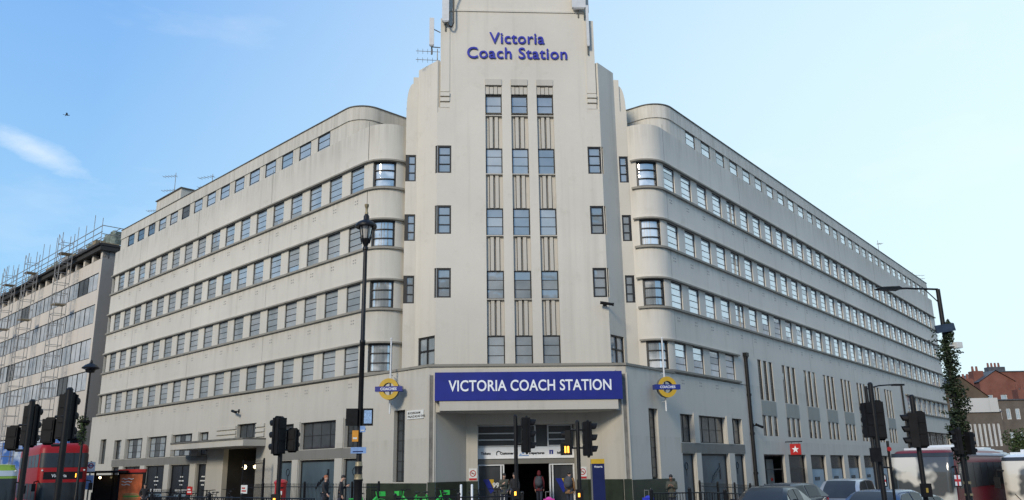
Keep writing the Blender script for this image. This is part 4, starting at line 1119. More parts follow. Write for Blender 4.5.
def mk_lines(b, w, h, n=2, m='plate'):
    for k in range(n): 
        mb = MB(); mb.box(-w*.36, w*.3, -.146, -.139, h*(.22+.4*k), h*(.22+.4*k)+h*.16); mb.build('plate_marking', M[m], b)
plate_on(LX+.1, LY, 3.18, .17, .2, 'paleblue', 'tiny blue square parking sign below the display box', mark=lambda b,w,h: mk_lines(b,w,h,1))
plate_on(LX-.14, LY, 2.88, .2, .36, 'orange', 'small orange and white notice on the lamp post', mark=lambda b,w,h: mk_lines(b,w,h,1))
plate_on(LX-.02, LY, 2.5, .5, .2, 'paleblue', 'pale blue finger sign across the lamp post', mark=lambda b,w,h: mk_lines(b,w,h,1,'flagblue'))
# plainer lamp at the far left
def lamp_plain(x, y, h, label, reach=.0, rz=0):
    z0 = gz(x, y); t = empty('street_lamp', (x, y, z0), rz, label, 'street lamp')
    mb = MB(); mb.lathe([(.13,0),(.13,1.1),(.08,1.25),(.055,h-.6),(.05,h)], 10); 
    mb.build('column', M['black'], t, True)
    mb = MB()
    if reach:
        mb.path([(0,0,h-.1),(-reach*.5,0,h+.02),(-reach,0,h+.05)], .025); mb.box(-reach-.42,-reach,-.09,.09,h+.01,h+.07)
    else: mb.lathe([(.05,h-.1),(.12,h),(.46,h+.1),(.48,h+.16),(.3,h+.32),(.1,h+.42),(.05,h+.6)], 14); mb.lathe([(.3,h+.1),(.22,h-.12),(.0,h-.15)], 12)
    mb.build('lantern', M['black'], t, True); return t
lamp_plain(-24.55, 48.0, 8.15, 'tall black lamp post at the left between the office block and left wing')
lamp_plain(12.62, 30.0, 4.95, 'short curved arm street lamp before the vertical slot windows', 1.0, R(185))
r_ = random.Random(11)
hb = empty('hanging_plant', (-24.55, 48.0, 5.0), 0, 'trailing green plant on the left lamp post above the red bus', 'plant')
mb = MB(); mb.lathe([(.05,-.3),(.3,-.1),(.32,0)], 10); mb.build('basket', M['black'], hb)
mb = MB(); leaf_clump(mb, (-.1,0,-.1), .36, .36, .4, 220, .07, r_); leaf_clump(mb, (-.05,0,-.8), .26, .26, .6, 200, .07, r_); mb.build('foliage', M['leaf'], hb)

# tall pole on the right, its lamp arm, panel, ivy
PX, PY = 14.68, 28.0; pz = gz(PX)
t = empty('street_lamp', (PX, PY, pz), R(8), 'tall slim column with long lamp arm reaching left, at the right', 'street lamp')
mb = MB(); mb.lathe([(.15,0),(.15,1.0),(.11,1.15),(.085,4),(.07,7.7-pz)], 12); mb.build('column', M['black'], t, True)
for pr in ([(.155,1.0),(.16,1.05),(.155,1.1)], [(.13,1.35),(.13,1.42)], [(.125,1.72),(.125,1.8)]): mb = MB(); mb.lathe(pr, 12); mb.build('gilt_band', M['oldgilt'], t, True)
mb = MB(); h = 7.7-pz; mb.path([(0,0,h),(-1.2,0,h+.02),(-1.75,0,h-.02)], .035); mb.tube((0,0,h-.5),(-.5,0,h),.02); 
mb.extr([(-2.3,-.02),(-2.2,.03),(-1.5,.07),(-1.35,.0),(-1.5,-.06),(-2.2,-.05)], lambda a,b,d: (a,d,h+b), -.13, .13); mb.build('lamp_arm', M['black'], t)
t = empty('solar_panel', (PX-.05, PY-.1, 6.3), R(8), 'dark tilted rectangular panel on the tall right column above the ivy', 'panel')
mb = MB(); q = [(-.34,-.12,-.17),(.36,-.12,-.06),(.36,-.06,.2),(-.34,-.06,.09)]
mb.face(q); mb.hexa([(a,b+.02,c) for a,b,c in q] + [(a,b+.06,c+.02) for a,b,c in q]); mb.build('panel', M['frameblue'], t)
t = empty('flood_lamp', (PX+.3, PY-.1, 5.72), R(20), 'small pale lamp box sticking out of the ivy', 'lamp')
mb = MB(); mb.box(-.1,.14,-.12,.1,-.08,.12); mb.tube((-.3,0,0),(-.1,0,0),.03); mb.build('lamp_box', M['plate'], t)
iv = empty('ivy_plant', (PX, PY, pz), 0, 'dark green ivy climbing up the tall right column', 'plant')
mb = MB(); mb.tube((.08,.0,.3),(.1,.02,6.2),.035,.02,6); mb.build('stem', M['bark'], iv)
mb = MB(); z = 2.15
while z < 6.45:
    f = min(1, (6.6-z)/1.2); k = .23*f + .05; ox = .08*math.sin(z*2.1)+ .07*math.sin(z*5.3)
    leaf_clump(mb, (ox+.05, -.03, z-pz), k*r_.uniform(.75,1.25), k*.9, .3, 210, .046, r_); z += .2
for _ in range(16):
    z = r_.uniform(2.4, 6.3); a = r_.uniform(0, 6.28); leaf_clump(mb, (.3*math.cos(a), .26*math.sin(a), z-pz), .13, .13, .2, 26, .055, r_)
for _ in range(9):   # loose shoots
    z = r_.uniform(2.6,6.3); a = r_.uniform(0,6.28); e = .5
    for q in range(7): leaf_clump(mb, (e*q/6*math.cos(a), e*q/6*math.sin(a), z-pz+.1*q/6), .05,.05,.05,3,.05,r_)
mb.build('foliage', M['ivy'], iv)

# ------------------------------------------------------------------ traffic lights
def signal_head(parent, loc, rz, s=1.0, n=3, board=True, lit=None):
    h = .32*n*s
    o = None
    mb = MB(); mb.box(-.12*s,.1*s,-.155*s,.155*s,-h/2,h/2)
    for k in range(n): mb.box(-.14*s,-.12*s,-.12*s,.12*s,h/2-.32*s*(k+1)+.03*s,h/2-.32*s*k-.03*s)
    o = mb.build('signal_head', M['blackmatt'], parent); o.location = loc; o.rotation_euler = (0,0,rz)
    if board:
        mb = MB(); hw, hh = .185*s, h/2+.05*s
        mb.extr([(-hw,-hh+.06),(-hw+.06,-hh),(hw-.06,-hh),(hw,-hh+.06),(hw,hh-.06),(hw-.06,hh),(-hw+.06,hh),(-hw,hh-.06)], lambda a,b,d: (d,a,b), .0, .02); mb.build('backing_board', M['blackmatt'], o)
    for k in range(n):
        z = h/2 - .32*s*(k+.5); mb = MB()
        rows = []
        for d in (.1*s, 0.1*s+.19*s):
            e = 1.0 if d < .2*s else .93
            rows.append([(d-(.0 if d < .2*s else .05*s*(1-math.sin(a))), .128*s*e*math.cos(a), z+.128*s*e*math.sin(a)) for a in [R(-25+230*q/12) for q in range(13)]])
        mb.grid(rows); mb.grid([[(x, y*.94, zz) for x, y, zz in rw] for rw in rows]); mb.build('visor', M['blackmatt'], o)
        mb = MB(); mb.tube((.1*s,0,z),(.115*s,0,z),.11*s,.1*s,14); mb.build('lens', M[lit if lit and k == 0 else 'dark'], o)
    return o
def traffic_light(x, y, top, label, heads, extra=None, r=.057):
    z0 = gz(x, y) if not (-15 < y < 25.5) else gh(x); t = empty('traffic_light', (x, y, z0), 0, label, 'traffic light', 'traffic lights around the junction')
    mb = MB(); mb.tube((0,0,0),(0,0,top-z0),r,r,12); mb.tube((0,0,0),(0,0,.12),r+.03,r+.02,12); mb.tube((0,0,top-z0),(0,0,top-z0+.04),r*1.1,r*.6,12); mb.build('pole', M['black'], t, True)
    for dx, dy, zc, rz, s, n, board in heads:
        signal_head(t, (dx, dy, zc-z0), rz, s, n, board)
        mb = MB(); 
        for dz in (-.25, .25): mb.tube((0,0,zc-z0+dz),(dx*.7,dy*.7,zc-z0+dz),.025)
        mb.build('bracket', M['black'], t)
    if extra: extra(t, z0)
    return t
def push_box(t, z0, z=1.15, m='amber', dx=-.02):
    mb = MB(); mb.box(-.1+dx,.1+dx,-.2,-.05,z-z0,z-z0+.3); b = mb.build('push_button_box', M['blackmatt'], t)
    mb = MB(); mb.box(-.04+dx,.01+dx,-.206,-.2,z-z0+.1,z-z0+.2); mb.build('button_light', M[m], b)
traffic_light(.02, 24, 3.38, 'traffic light left of the entrance doors, its visors pointing right', [(.3,.0,2.85,R(8),1.0,3,True)], lambda t, z0: push_box(t, z0, 1.12))
def ex580(t, z0):
    b = MB(); b.box(-.5,-.18,-.12,.1,2.28-z0,2.58-z0); o = b.build('countdown_box', M['blackmatt'], t)
    for dx in (-.37,-.29): b = MB(); b.box(dx-.022,dx+.022,-.128,-.12,2.34-z0,2.52-z0); b.build('countdown_digit', M['amber'], o)
    push_box(t, z0, 1.05, 'amber')
traffic_light(1.78, 24, 3.2, 'traffic light with lit amber countdown box right of the entrance doors', [(.28,0,2.72,R(6),.98,3,True), (-.26,.02,2.72,R(160),.75,2,False)], ex580)
traffic_light(-6.08, 22, 3.3, 'traffic light beside the red pillar box with a dark board behind', [(-.05,-.06,2.85,R(150),.95,3,True), (.26,.16,2.74,R(75),.85,2,True)], lambda t, z0: push_box(t, z0, 1.1))
traffic_light(-8.0, 15, 3.42, 'large dark traffic light in front of the red bus', [(-.06,.12,2.95,R(84),.82,3,True), (-.34,.1,2.7,R(96),.66,2,True)], lambda t, z0: push_box(t, z0, 1.1, 'gold'))
traffic_light(-9.8, 17, 3.4, 'dark traffic light left of the red bus at the left edge', [(-.04,.12,2.92,R(86),.82,3,True), (-.36,.1,2.68,R(95),.68,2,True)])
traffic_light(8.1, 19, 3.66, 'dark traffic light seen from behind, left of the coach windscreen', [(.12,.12,2.86,R(84),.85,3,True), (-.1,.06,2.86,R(96),.8,3,False)], lambda t, z0: push_box(t, z0, 1.95, 'blackmatt', -.12))
traffic_light(9.48, 20, 3.45, 'cluster of traffic signals in front of the coach windscreen', [(.14,.1,2.68,R(82),.82,3,True), (-.12,-.08,2.66,R(165),.82,3,False)], lambda t, z0: push_box(t, z0, 1.15, 'gold'))
traffic_light(14.45, 27.6, 2.98, 'small traffic light beside the ivy covered column', [(-.12,-.08,2.55,R(175),.8,3,True), (.28,-.05,2.5,R(20),.75,3,False)])
t = empty('round_sign', (9.42, 21.5, gh(9.42)), 0, 'small round red sign just right of the rear facing traffic light', 'sign')
mb = MB(); mb.tube((0,0,0),(0,0,2.7),.035); mb.build('pole', M['black'], t); mb = MB(); mb.tube((0,-.06,2.5),(0,-.04,2.5),.055,.055,16); mb.build('disc', M['red'], t)

# ------------------------------------------------------------------ street furniture
px_, py_ = -9.86, 36.0; t = empty('pillar_box', (px_, py_, gz(px_)), R(15), 'red pillar box on the pavement behind the traffic light', 'post box')
mb = MB(); mb.lathe([(.27,0),(.27,.16),(.25,.2)], 20); mb.build('plinth', M['black'], t, True)
mb = MB(); mb.lathe([(.25,.2),(.235,.24),(.235,1.3),(.25,1.33),(.25,1.36),(.275,1.38),(.285,1.42),(.275,1.46),(.2,1.53),(.0,1.56)], 24); mb.build('body', M['red'], t, True)
mb = MB(); mb.box(-.1,.1,-.25,-.2,1.18,1.22); mb.box(-.13,.13,-.252,-.21,1.22,1.24); mb.build('posting_slot', M['black'], t)
mb = MB(); mb.box(-.07,.07,-.245,-.2,.92,1.08); mb.build('collection_plate', M['plate'], t)
t = empty('tag_label', (px_+.05, py_-.3, .95), 0, 'yellow tag hanging in front of the pillar box', 'tag'); mb = MB(); mb.box(-.06,.06,-.01,.01,-.18,.14); mb.tube((0,0,.14),(0,.05,.3),.01); mb.build('tag', M['gold'], t)
# wayfinding totem
t = empty('information_totem', (3.45, 36, gz(3.45)), R(4), 'dark blue upright information totem with yellow top, right of the entrance', 'totem')
mb = MB(); mb.box(-.24,.28,-.09,.09,.05,1.98); mb.box(-.28,.3,-.12,.12,0,.05); mb.build('panel', M['flagblue'], t)
mb = MB(); mb.box(-.27,.29,-.1,.1,1.981,2.17); mb.build('top_band', M['yellow'], t)
mb = MB(); mb.box(-.285,-.245,-.1,.1,.05,1.98); mb.build('edge_strip', M['greyband'], t)
text('panel_lettering', 'Victoria', .11, M['signwhite'], t, (.02,-.094,1.82), 0, .002, .002)
# slim white posts
for x, lb in ((-1.91,'slim white post left of its twin before the entrance'), (-1.53,'slim white post right of its twin before the entrance')):
    t = empty('marker_post', (x, 30, gz(x)), 0, lb, 'post', 'white posts before the entrance'); mb = MB(); mb.lathe([(.055,0),(.04,.04),(.04,1.3),(.0,1.33)], 10); mb.build('post', M['signwhite'], t, True)
# railings ---------------------------------------------------------------
def railing(p0, p1, h, label, step=.13, spikes=True, name='railing', group=None, posts=2.0):
    p0 = Vector(p0); p1 = Vector(p1); L = (p1-p0).length; u = (p1-p0)/L
    t = empty(name, p0, math.atan2(u.y, u.x), label, 'railing', group)
    z0 = 0
    zz = lambda a: gz((p0+u*a).x) - 0 - p0.z
    n = max(1, int(L/2))
    mb = MB()
    for i in range(n):
        a, b = L*i/n, L*(i+1)/n
        for z in ((h-.16,.15) if spikes else (h-.03,.55,.12)): mb.tube((a,0,zz(a)+z),(b,0,zz(b)+z),.022,.022,6)
    mb.build('rail', M['black'], t)
    mb = MB(); a = 0
    while a < L:
        z = zz(a); top = z+h-(.0 if spikes else .03)
        mb.tube((a,0,z+.1),(a,0,top),.011,.011,4,0,False)
        if spikes: mb.tube((a,0,top-.04),(a,0,top+.05),.02,.0,4)
        a += step
    tag(mb.build('baluster', M['black'], t), kind='stuff')
    a = 0
    while a <= L+.01:
        mb = MB(); z = zz(a); mb.box(a-.045,a+.045,-.045,.045,z,z+h+.04); mb.ball((a,0,z+h+.07),.06,n=8); mb.build('post', M['black'], t); a += posts
    return t
def wp(fr, a, d): p = world(fr, a, d, 0); return (p.x, p.y, 0)
railing(wp(FLt,22.4,1.5), wp(FLt,9.2,1.5), 1.24, 'black spiked railing along the foot of the left wing near the corner', posts=2.2)
railing(wp(FLt,47,1.5), wp(FLt,29.5,1.5), 1.24, 'black spiked railing along the far part of the left wing', posts=2.9)
railing(wp(FRt,11.6,1.5), wp(FRt,22.3,1.5), 1.24, 'black spiked railing along the foot of the right wing', posts=2.14)
g = railing(wp(FLt,24.2,.7), wp(FLt,21.7,.7), 2.6, 'tall black spiked gate beside the side entrance under the canopy', name='gate', posts=2.5)
railing((-19.5,37.0,0), (-6.2,26.9+1.6,0), 1.05, 'long black kerbside guard rail from the red bus to the lamp post', .16, False, 'guard_rail', None, 2.1) if False else None
railing((-14.2,33.6,0), (-6.4,27.4,0), 1.02, 'black kerbside guard rail left of the lamp post', .14, False, 'guard_rail', None, 2.0)
railing((-3.8,27.1,0), (.2,27.3,0), 1.0, 'black kerbside guard rail before the entrance', .14, False, 'guard_rail', None, 2.0)
railing((4.4,28.0,0), (8.9,31.6,0), 1.0, 'black kerbside guard rail before the right corner', .14, False, 'guard_rail', None, 1.9)
for x, y, lb, m in ((-15.4,40.6,'small red and white notice on the railing left of the side entrance','red'), (-12.1,38.3,'small white and red notice on the railing right of the side entrance','plate')):
    t = empty('small_sign', (x, y, gz(x)+.95), R(-45), lb, 'sign'); mb = MB(); mb.box(-.28,.28,-.02,.0,0,.36); b = mb.build('plate', M[m], t)
    mb = MB(); mb.box(-.2,.2,-.026,-.02,.08,.14); mb.box(-.2,.1,-.026,-.02,.2,.26); mb.build('plate_marking', M['plate' if m == 'red' else 'red'], b)
# bus stop and shelter
t = empty('bus_stop_pole', (-24.9, 50, gz(-24.9)), R(20), 'white bus stop flag on a pole between the red bus and the shelter', 'bus stop')
mb = MB(); mb.tube((0,0,0),(0,0,3.1),.045); mb.build('pole', M['greyband'], t)
mb = MB(); mb.box(-.22,.24,-.05,-.02,2.5,3.05); fl = mb.build('flag', M['signwhite'], t)
mb = MB()
for k in range(20):
    t0, t1 = 2*math.pi*k/20, 2*math.pi*(k+1)/20; q = lambda r, a: (.01+r*math.cos(a), -.054, 2.83+r*math.sin(a))
    mb.face([q(.09,t0), q(.15,t0), q(.15,t1), q(.09,t1)], 0)
mb.box(-.18,.2,-.06,-.054,2.8,2.86,1); mb.build('flag_roundel', [M['red'], M['blue']], fl)
mb = MB(); mb.box(-.2,.22,-.05,-.02,1.5,2.3); mb.build('timetable_case', M['paleblue'], t)
t = empty('bus_shelter', (-24.9, 52.3, gz(-24.9)), R(6), 'dark bus shelter with a bright orange advert panel at its right end', 'bus shelter')
mb = MB(); mb.box(-1.3,1.2,-.5,1.3,2.42,2.55); mb.build('roof', M['blackmatt'], t)
for x in (-1.2, -.1, .75):
    mb = MB(); mb.box(x-.05,x+.05,1.1,1.2,0,2.42); mb.build('post', M['black'], t)
mb = MB(); mb.box(-1.15,.7,1.13,1.16,.3,2.3); mb.build('back_glass', M['autoglass'], t)
mb = MB(); mb.box(-1.0,.5,.75,1.1,.5,.56); mb.build('bench', M['red'], t)
mb = MB(); mb.box(.62,2.18,-.12,.12,.05,2.42, 0); mb.box(.6,2.2,-.14,.14,2.421,2.62, 1); ad = mb.build('advert_case', [M['blackmatt'], M['red']], t)
mb = MB(); mb.box(.74,2.06,-.128,-.121,.2,2.32, 0)
for k in range(3):
    zz_ = 2.05-.17*k
    mb.path([(.86+.1*q, -.132, zz_+.035*math.sin(q*1.9+k)) for q in range(8-k)], .026, 5, 3)
mb.ball((1.45,-.128,1.12), .5, .01, .1, 16, 2); mb.ball((1.5,-.131,1.02), .52, .01, .06, 16, 1); mb.ball((1.45,-.13,.9), .5, .01, .09, 16, 2)
mb.path([(.9+.1*q, -.132, .55+.02*math.sin(q*2.3)) for q in range(9)], .022, 5, 3); mb.build('advert_poster', [M['adbase'], M['adgreen'], M['adbrown'], M['adwhite']], ad)
mb = MB(); mb.ball((-.55,.2,2.15), .07); mb.build('shelter_lamp', M['lamp'], t)

# ------------------------------------------------------------------ vehicles
def wheel(parent, x, y, r, w):
    mb = MB(); mb.lathe([(r*.62,-w/2),(r*.93,-w/2),(r,-w*.3),(r,w*.3),(r*.93,w/2),(r*.62,w/2)], 20)
    mb.v = [(vx, vz, vy) for vx, vy, vz in mb.v]
    o = mb.build('wheel', M['tyre'], parent, True); o.location = (x, y, r)
    mb = MB(); mb.lathe([(.05,-w*.42),(r*.62,-w*.45),(r*.62,w*.45),(.05,w*.42)], 20); 
    for k in range(5):
        a = 2*math.pi*k/5; mb.tube((0,0,w*.44),(r*.58*math.cos(a),r*.58*math.sin(a),w*.46),.05,.05,5); mb.tube((0,0,-w*.44),(r*.58*math.cos(a),r*.58*math.sin(a),-w*.46),.05,.05,5)
    mb.v = [(vx, vz, vy) for vx, vy, vz in mb.v]; mb.build('rim', M['rim'], o)
def car(x, y, head, label, mname, L=4.5, W=1.8, H=1.45, kind='saloon', group=None):
    t = empty('parked_car' if False else 'car', (x, y, gh(x)), head, label, 'car', group)
    hw = W/2; k = L/4.5; bz = {'saloon': .93, 'hatch': .98, 'mpv': 1.06}[kind]*H/1.45 if kind != 'mpv' else 1.08
    hood = bz-.06 if kind != 'mpv' else bz-.04
    rear = bz+.03 if kind == 'saloon' else bz
    st_ = [(-2.25,.42,.72,.66),(-2.2,.32,.86,.78),(-2.0,.26,rear-.04,.86),(-1.5,.2,rear,.9),(-.6,.19,bz,.9),(.4,.19,bz,.9),(1.0,.2,hood+.03,.89),(1.5,.22,hood-.05,.875),(1.95,.25,hood-.15,.83),(2.15,.28,hood-.25,.76),(2.24,.34,.6,.66)]
    mb = MB(); rows = []
    for sx, z0, z1, w in st_:
        w = w*W/1.8; m = (z0+z1)/2
        rows.append([(sx*k,a*w*b,z) for a, b, z in ((-1,.82,z0),(-1,.98,z0+.12),(-1,1,m),(-1,.975,z1-.1),(-1,.93,z1-.035),(-1,.8,z1),(-1,.4,z1+.015),(1,.4,z1+.015),(1,.8,z1),(1,.93,z1-.035),(1,.975,z1-.1),(1,1,m),(1,.98,z0+.12),(1,.82,z0))])
    mb.grid(rows, 0, True); mb.face(rows[0]); mb.face(rows[-1]); body = mb.build('body', M[mname], t, True)
    # cabin
    cw = {'saloon': (1.02,.25,-.9,-1.85), 'hatch': (1.1,.3,-1.5,-2.1), 'mpv': (1.45,.6,-1.7,-2.15)}[kind]
    xs = [cw[0], cw[0]*.45+cw[1]*.55, cw[1], cw[1]*.6+cw[2]*.4, cw[2]*.75+cw[1]*.25, cw[2], cw[3]]
    hs = [0, .66, .93, 1.0, .99, .9, .02]
    gb = .855*W/1.8; gt = .66*W/1.8 if kind != 'mpv' else .7*W/1.8
    rows = []
    for sx, h in zip(xs, hs):
        z = bz-.02 + (H-bz)*h; f = min(1, h/.93); wr = gb+(gt-gb)*f
        rows.append([(sx*k,-gb,bz-.03),(sx*k,-wr,z-.05*f),(sx*k,-wr*.86,z),(sx*k,-wr*.4,z+.015),(sx*k,wr*.4,z+.015),(sx*k,wr*.86,z),(sx*k,wr,z-.05*f),(sx*k,gb,bz-.03)])
    mb = MB(); mb.grid(rows); cab = mb.build('roof', M[mname], t, True)
    def panel(name, ia, ib, ja, jb, off, inset, mat_='autoglass'):
        mb = MB(); g = []
        for i in range(ia, ib+1): g.append([Vector(rows[i][j]) for j in range(ja, jb+1)])
        nrm = (g[0][1]-g[0][0]).cross(g[1][0]-g[0][0]); nrm.normalize()
        cen = sum((p for r0 in g for p in r0), Vector())/sum(len(r0) for r0 in g)
        if nrm.dot(cen - Vector((cen.x*.5, 0, bz-.2))) < 0: nrm = -nrm
        g2 = [[p + (cen-p)*inset + nrm*off for p in r0] for r0 in g]
        mb.grid(g2); mb.build(name, M[mat_], cab, True)
    panel('windscreen', 0, 2, 2, 5, .012, .07); panel('rear_window', 5, 6, 2, 5, .012, .09)
    for ja, jb in ((0,1),(6,7)):
        panel('side_window', 1, 3, ja, jb, .012, .09); panel('side_window', 3, 5 if kind != 'saloon' else 5, ja, jb, .012, .09)
    for sy in (-1, 1):
        mb = MB(); mb.ball((2.02*k, sy*.66*W/1.8, hood-.27), .16,.17,.075, 10); mb.build('headlight', M['headlamp'], t, True)
        mb = MB(); mb.ball((-2.16*k, sy*.68*W/1.8, bz-.12), .08,.15,.09, 8); mb.build('tail_light', M['red'], t, True)
        mb = MB(); mb.ball((.72*k, sy*(hw+.1), bz+.06), .09,.12,.075, 8); mb.tube((.72*k,sy*hw*.9,bz+.0),(.72*k,sy*(hw+.05),bz+.04),.03); mb.build('wing_mirror', M['blackmatt' if kind != 'mpv' else mname], t, True)
        for wx in (1.38, -1.35):
            wheel(t, wx*k, sy*(hw-.12), .32, .2)
        for dx in (.2, -.75):
            mb = MB(); mb.box(dx*k-.08,dx*k+.08,sy*(hw*.985)-.012,sy*(hw*.985)+.012,bz-.18,bz-.15); mb.build('door_handle', M[mname], t)
    mb = MB(); mb.box(2.2*k,2.262*k,-.42,.42,.5,.66); mb.build('grille', M['blackmatt'], t)
    mb = MB(); mb.box(2.255*k,2.28*k,-.26,.26,.38,.48); mb.build('number_plate', M['plate'], t)
    for wx in (.55, -.1):
        mb = MB(); mb.box(.95*k,.97*k,-.1+wx-.35,.35+wx-.35,bz-.02,bz); mb.build('wiper', M['blackmatt'], t)
    return t
M['bmw'] = paint('midnight_paint', (.008,.009,.012), .22, 0, .5); M['navy'] = paint('navy_paint', (.014,.02,.036), .22, 0, .5); M['bluecar'] = paint('blue_paint', (.018,.055,.14), .22, 0, .5); M['greycar'] = paint('grey_paint', (.035,.038,.042), .25, 0, .5)
hR = math.atan2(-uR.y, -uR.x)
cg = 'cars queuing along the right hand street'
car(8.3, 28.2, hR+R(5), 'black saloon car nearest the entrance, at the front of the queue', 'bmw', 4.6, 1.82, 1.42, 'saloon', cg)
car(10.2, 33.0, hR-R(8), 'dark navy hatchback behind the black saloon', 'navy', 4.3, 1.8, 1.55, 'hatch', cg)
car(14.4, 37.6, hR+R(4), 'silver people carrier behind the navy hatchback', 'silver', 4.8, 1.92, 1.9, 'mpv', cg)
car(10.1, 24.0, hR-R(2), 'blue car in the nearer lane before the coach', 'bluecar', 4.2, 1.78, 1.5, 'hatch', cg)
car(13.0, 28.6, hR-R(8), 'dark grey car just behind the blue car', 'greycar', 4.4, 1.8, 1.42, 'saloon', cg)

def ringpts(xf, xb, hw, rc, n=6, rb=.12):
    pts = []
    for cx, cy, r, a0 in ((xf-rc, hw-rc, rc, 90),(xf-rc, -(hw-rc), rc, 0),(xb+rb, -(hw-rb), rb, -90),(xb+rb, hw-rb, rb, -180)):
        for q in range(n+1):
            a = R(a0 - 90*q/n); pts.append((cx+r*math.cos(a), cy+r*math.sin(a)))
    return pts
def coach(x, y, head, label, mname, L=12.0, H=3.4, roofm='coachwhite', flags=True):
    t = empty('coach', (x, y, gh(x)), head, label, 'coach', 'coaches waiting in the right hand street')
    hw = 1.27; xf = lambda z: L/2 - (.0 if z < 1.1 else (z-1.1)*.1 + max(0,(z-2.6))**2*.35)
    zs = [.28,.4,1.0,1.6,2.2,2.7,3.0,H-.16,H-.05,H]
    rows = []
    for z in zs:
        e = 0 if z < H-.2 else (.06 if z < H-.1 else (.16 if z < H-.02 else .34))
        rows.append([(px,py,z) for px,py in ringpts(xf(z)-e,-L/2+e,hw-e,.32)])
    mb = MB(); mb.grid(rows, 0, True); mb.face(rows[0]); mb.face(rows[-1]); mb.build('body', M[mname], t, True)
    def fr_panel(name, z0, z1, w, m, off=.012, n=6, wrap=True):
        mb = MB(); rws = []
        for i in range(n+1):
            z = z0+(z1-z0)*i/n; ring = ringpts(xf(z)+off,-L/2,hw+off,.32)
            q = [p for p in ring if p[0] > L/4 and abs(p[1]) <= w]; q.sort(key=lambda p: p[1]); 
            q = [(xf(z)+off-.0 if False else q[0][0], -w) if False else q[0]] + q[1:]
            rws.append([(px,py,z) for px,py in q])
        mb.grid(rws); return mb.build(name, M[m], t, True)
    fr_panel('windscreen', 1.25, 3.2, 1.245, 'screen')
    fr_panel('header_panel', 3.21, H-.13, 1.245, 'autoglass')
    mb = MB(); mb.box(xf(2.1)-.2,xf(2.1)+.02,-.02,.02,1.25,2.9); mb.build('screen_divider', M['blackmatt'], t)
    mb = MB()
    for sy in (-1, 1):
        pts = [(-L/2+.4,1.9),(L/2-.75,1.9),(L/2-.95,2.95),(-L/2+.4,2.95)]
        mb = MB(); mb.extr(pts, lambda a,b,d: (a,d,b), sy*(hw-.01), sy*(hw+.012)); w_ = mb.build('side_window', M['autoglass'], t)
        for q in range(1, 7):
            mb = MB(); xx = -L/2+.4+(L-1.2)*q/7; mb.box(xx-.03,xx+.03,sy*(hw+.006)-.01,sy*(hw+.006)+.012,1.9,2.95); mb.build('window_pillar', M['blackmatt'], w_)
        for wx in (L/2-2.6, -L/2+3.0): wheel(t, wx, sy*(hw-.16), .5, .3)
        mb = MB(); mb.ball((xf(.8)-.06, sy*.95, .78), .1,.2,.12, 10); mb.build('headlight', M['headlamp'], t, True)
        mb = MB(); c0 = Vector((xf(2.7)-.1, sy*1.2, 2.78)); c1 = c0+Vector((.55,sy*.22,.02)); c2 = c1+Vector((.02,sy*.03,-.3)); mb.path([c0,c1,c2], .035)
        mb.box(c2.x-.07,c2.x+.07,c2.y-.12,c2.y+.12,c2.z-.5,c2.z); mi = mb.build('mirror', M['blackmatt'], t)
        if flags:
            mb = MB(); y0 = c2.y; xq = c2.x+.074
            mb.box(xq,xq+.004,y0-.11,y0+.11,c2.z-.46,c2.z-.04,0); mb.box(xq+.004,xq+.008,y0-.03,y0+.03,c2.z-.46,c2.z-.04,1); mb.box(xq+.004,xq+.009,y0-.11,y0+.11,c2.z-.3,c2.z-.2,1); mb.build('flag_sticker', [M['signwhite'], M['flagred']], mi)
    mb = MB(); mb.box(-L/2+.6,L/2-1.6,-.95,.95,H-.0,H+.1); mb.box(-1.5,1.2,-.8,.8,H+.1,H+.26); mb.build('roof_pod', M[roofm], t)
    mb = MB(); mb.box(-L/2+.1,L/2-.9,hw-.05,hw+.015,H-.24,H-.12); mb.box(-L/2+.1,L/2-.9,-hw-.015,-hw+.05,H-.24,H-.12); mb.build('cantrail', M[roofm], t)
    if flags:   # blue and white shield mark on the near side glass
        mb = MB(); q = lambda a, b: (L/2-2.1+a, hw+.016, 2.15+b)
        mb.face([q(-.3,.4),q(.3,.4),q(.3,0),q(0,-.4),q(-.3,0)], 0); q2 = lambda a, b: (L/2-2.1+a, hw+.02, 2.15+b); mb.face([q2(-.05,.38),q2(.05,.38),q2(.05,-.3),q2(-.05,-.3)], 1); mb.face([q2(-.28,.12),q2(.28,.12),q2(.28,.02),q2(-.28,.02)], 1)
        mb.build('shield_mark', [M['flagblue'], M['signwhite']], t)
    mb = MB(); mb.box(xf(.5)-.02,xf(.5)+.012,-.28,.28,.42,.54); mb.build('number_plate', M['plate'], t)
    mb = MB(); mb.box(xf(.95)-.02,xf(.95)+.01,-.7,.7,.84,.98); mb.build('grille', M['blackmatt'], t)
    for sy in (-.5, .45): mb = MB(); mb.tube((xf(1.3)+.03,sy,1.28),(xf(1.75)+.03,sy-.35,1.75),.015); mb.build('wiper', M['blackmatt'], t)
    return t
def coach_at(front, dist_head, *a, **k):
    L = 12.0; c = Vector(front) - Vector((math.cos(dist_head), math.sin(dist_head), 0))*L/2; return coach(c.x, c.y, dist_head, *a, **k)
coach_at((17.1,36.2,0), hR-R(1), 'maroon coach with pale windscreen and flag stickers on its mirrors', 'maroon', H=3.5)
coach_at((23.4,38.8,0), hR+R(2), 'white roofed coach behind the maroon one at the right edge', 'coachwhite', H=3.5, flags=False)
coach_at((28.5,55.0,0), hR, 'distant white coach whose roof shows above the maroon coach', 'coachwhite', H=3.9, flags=False)

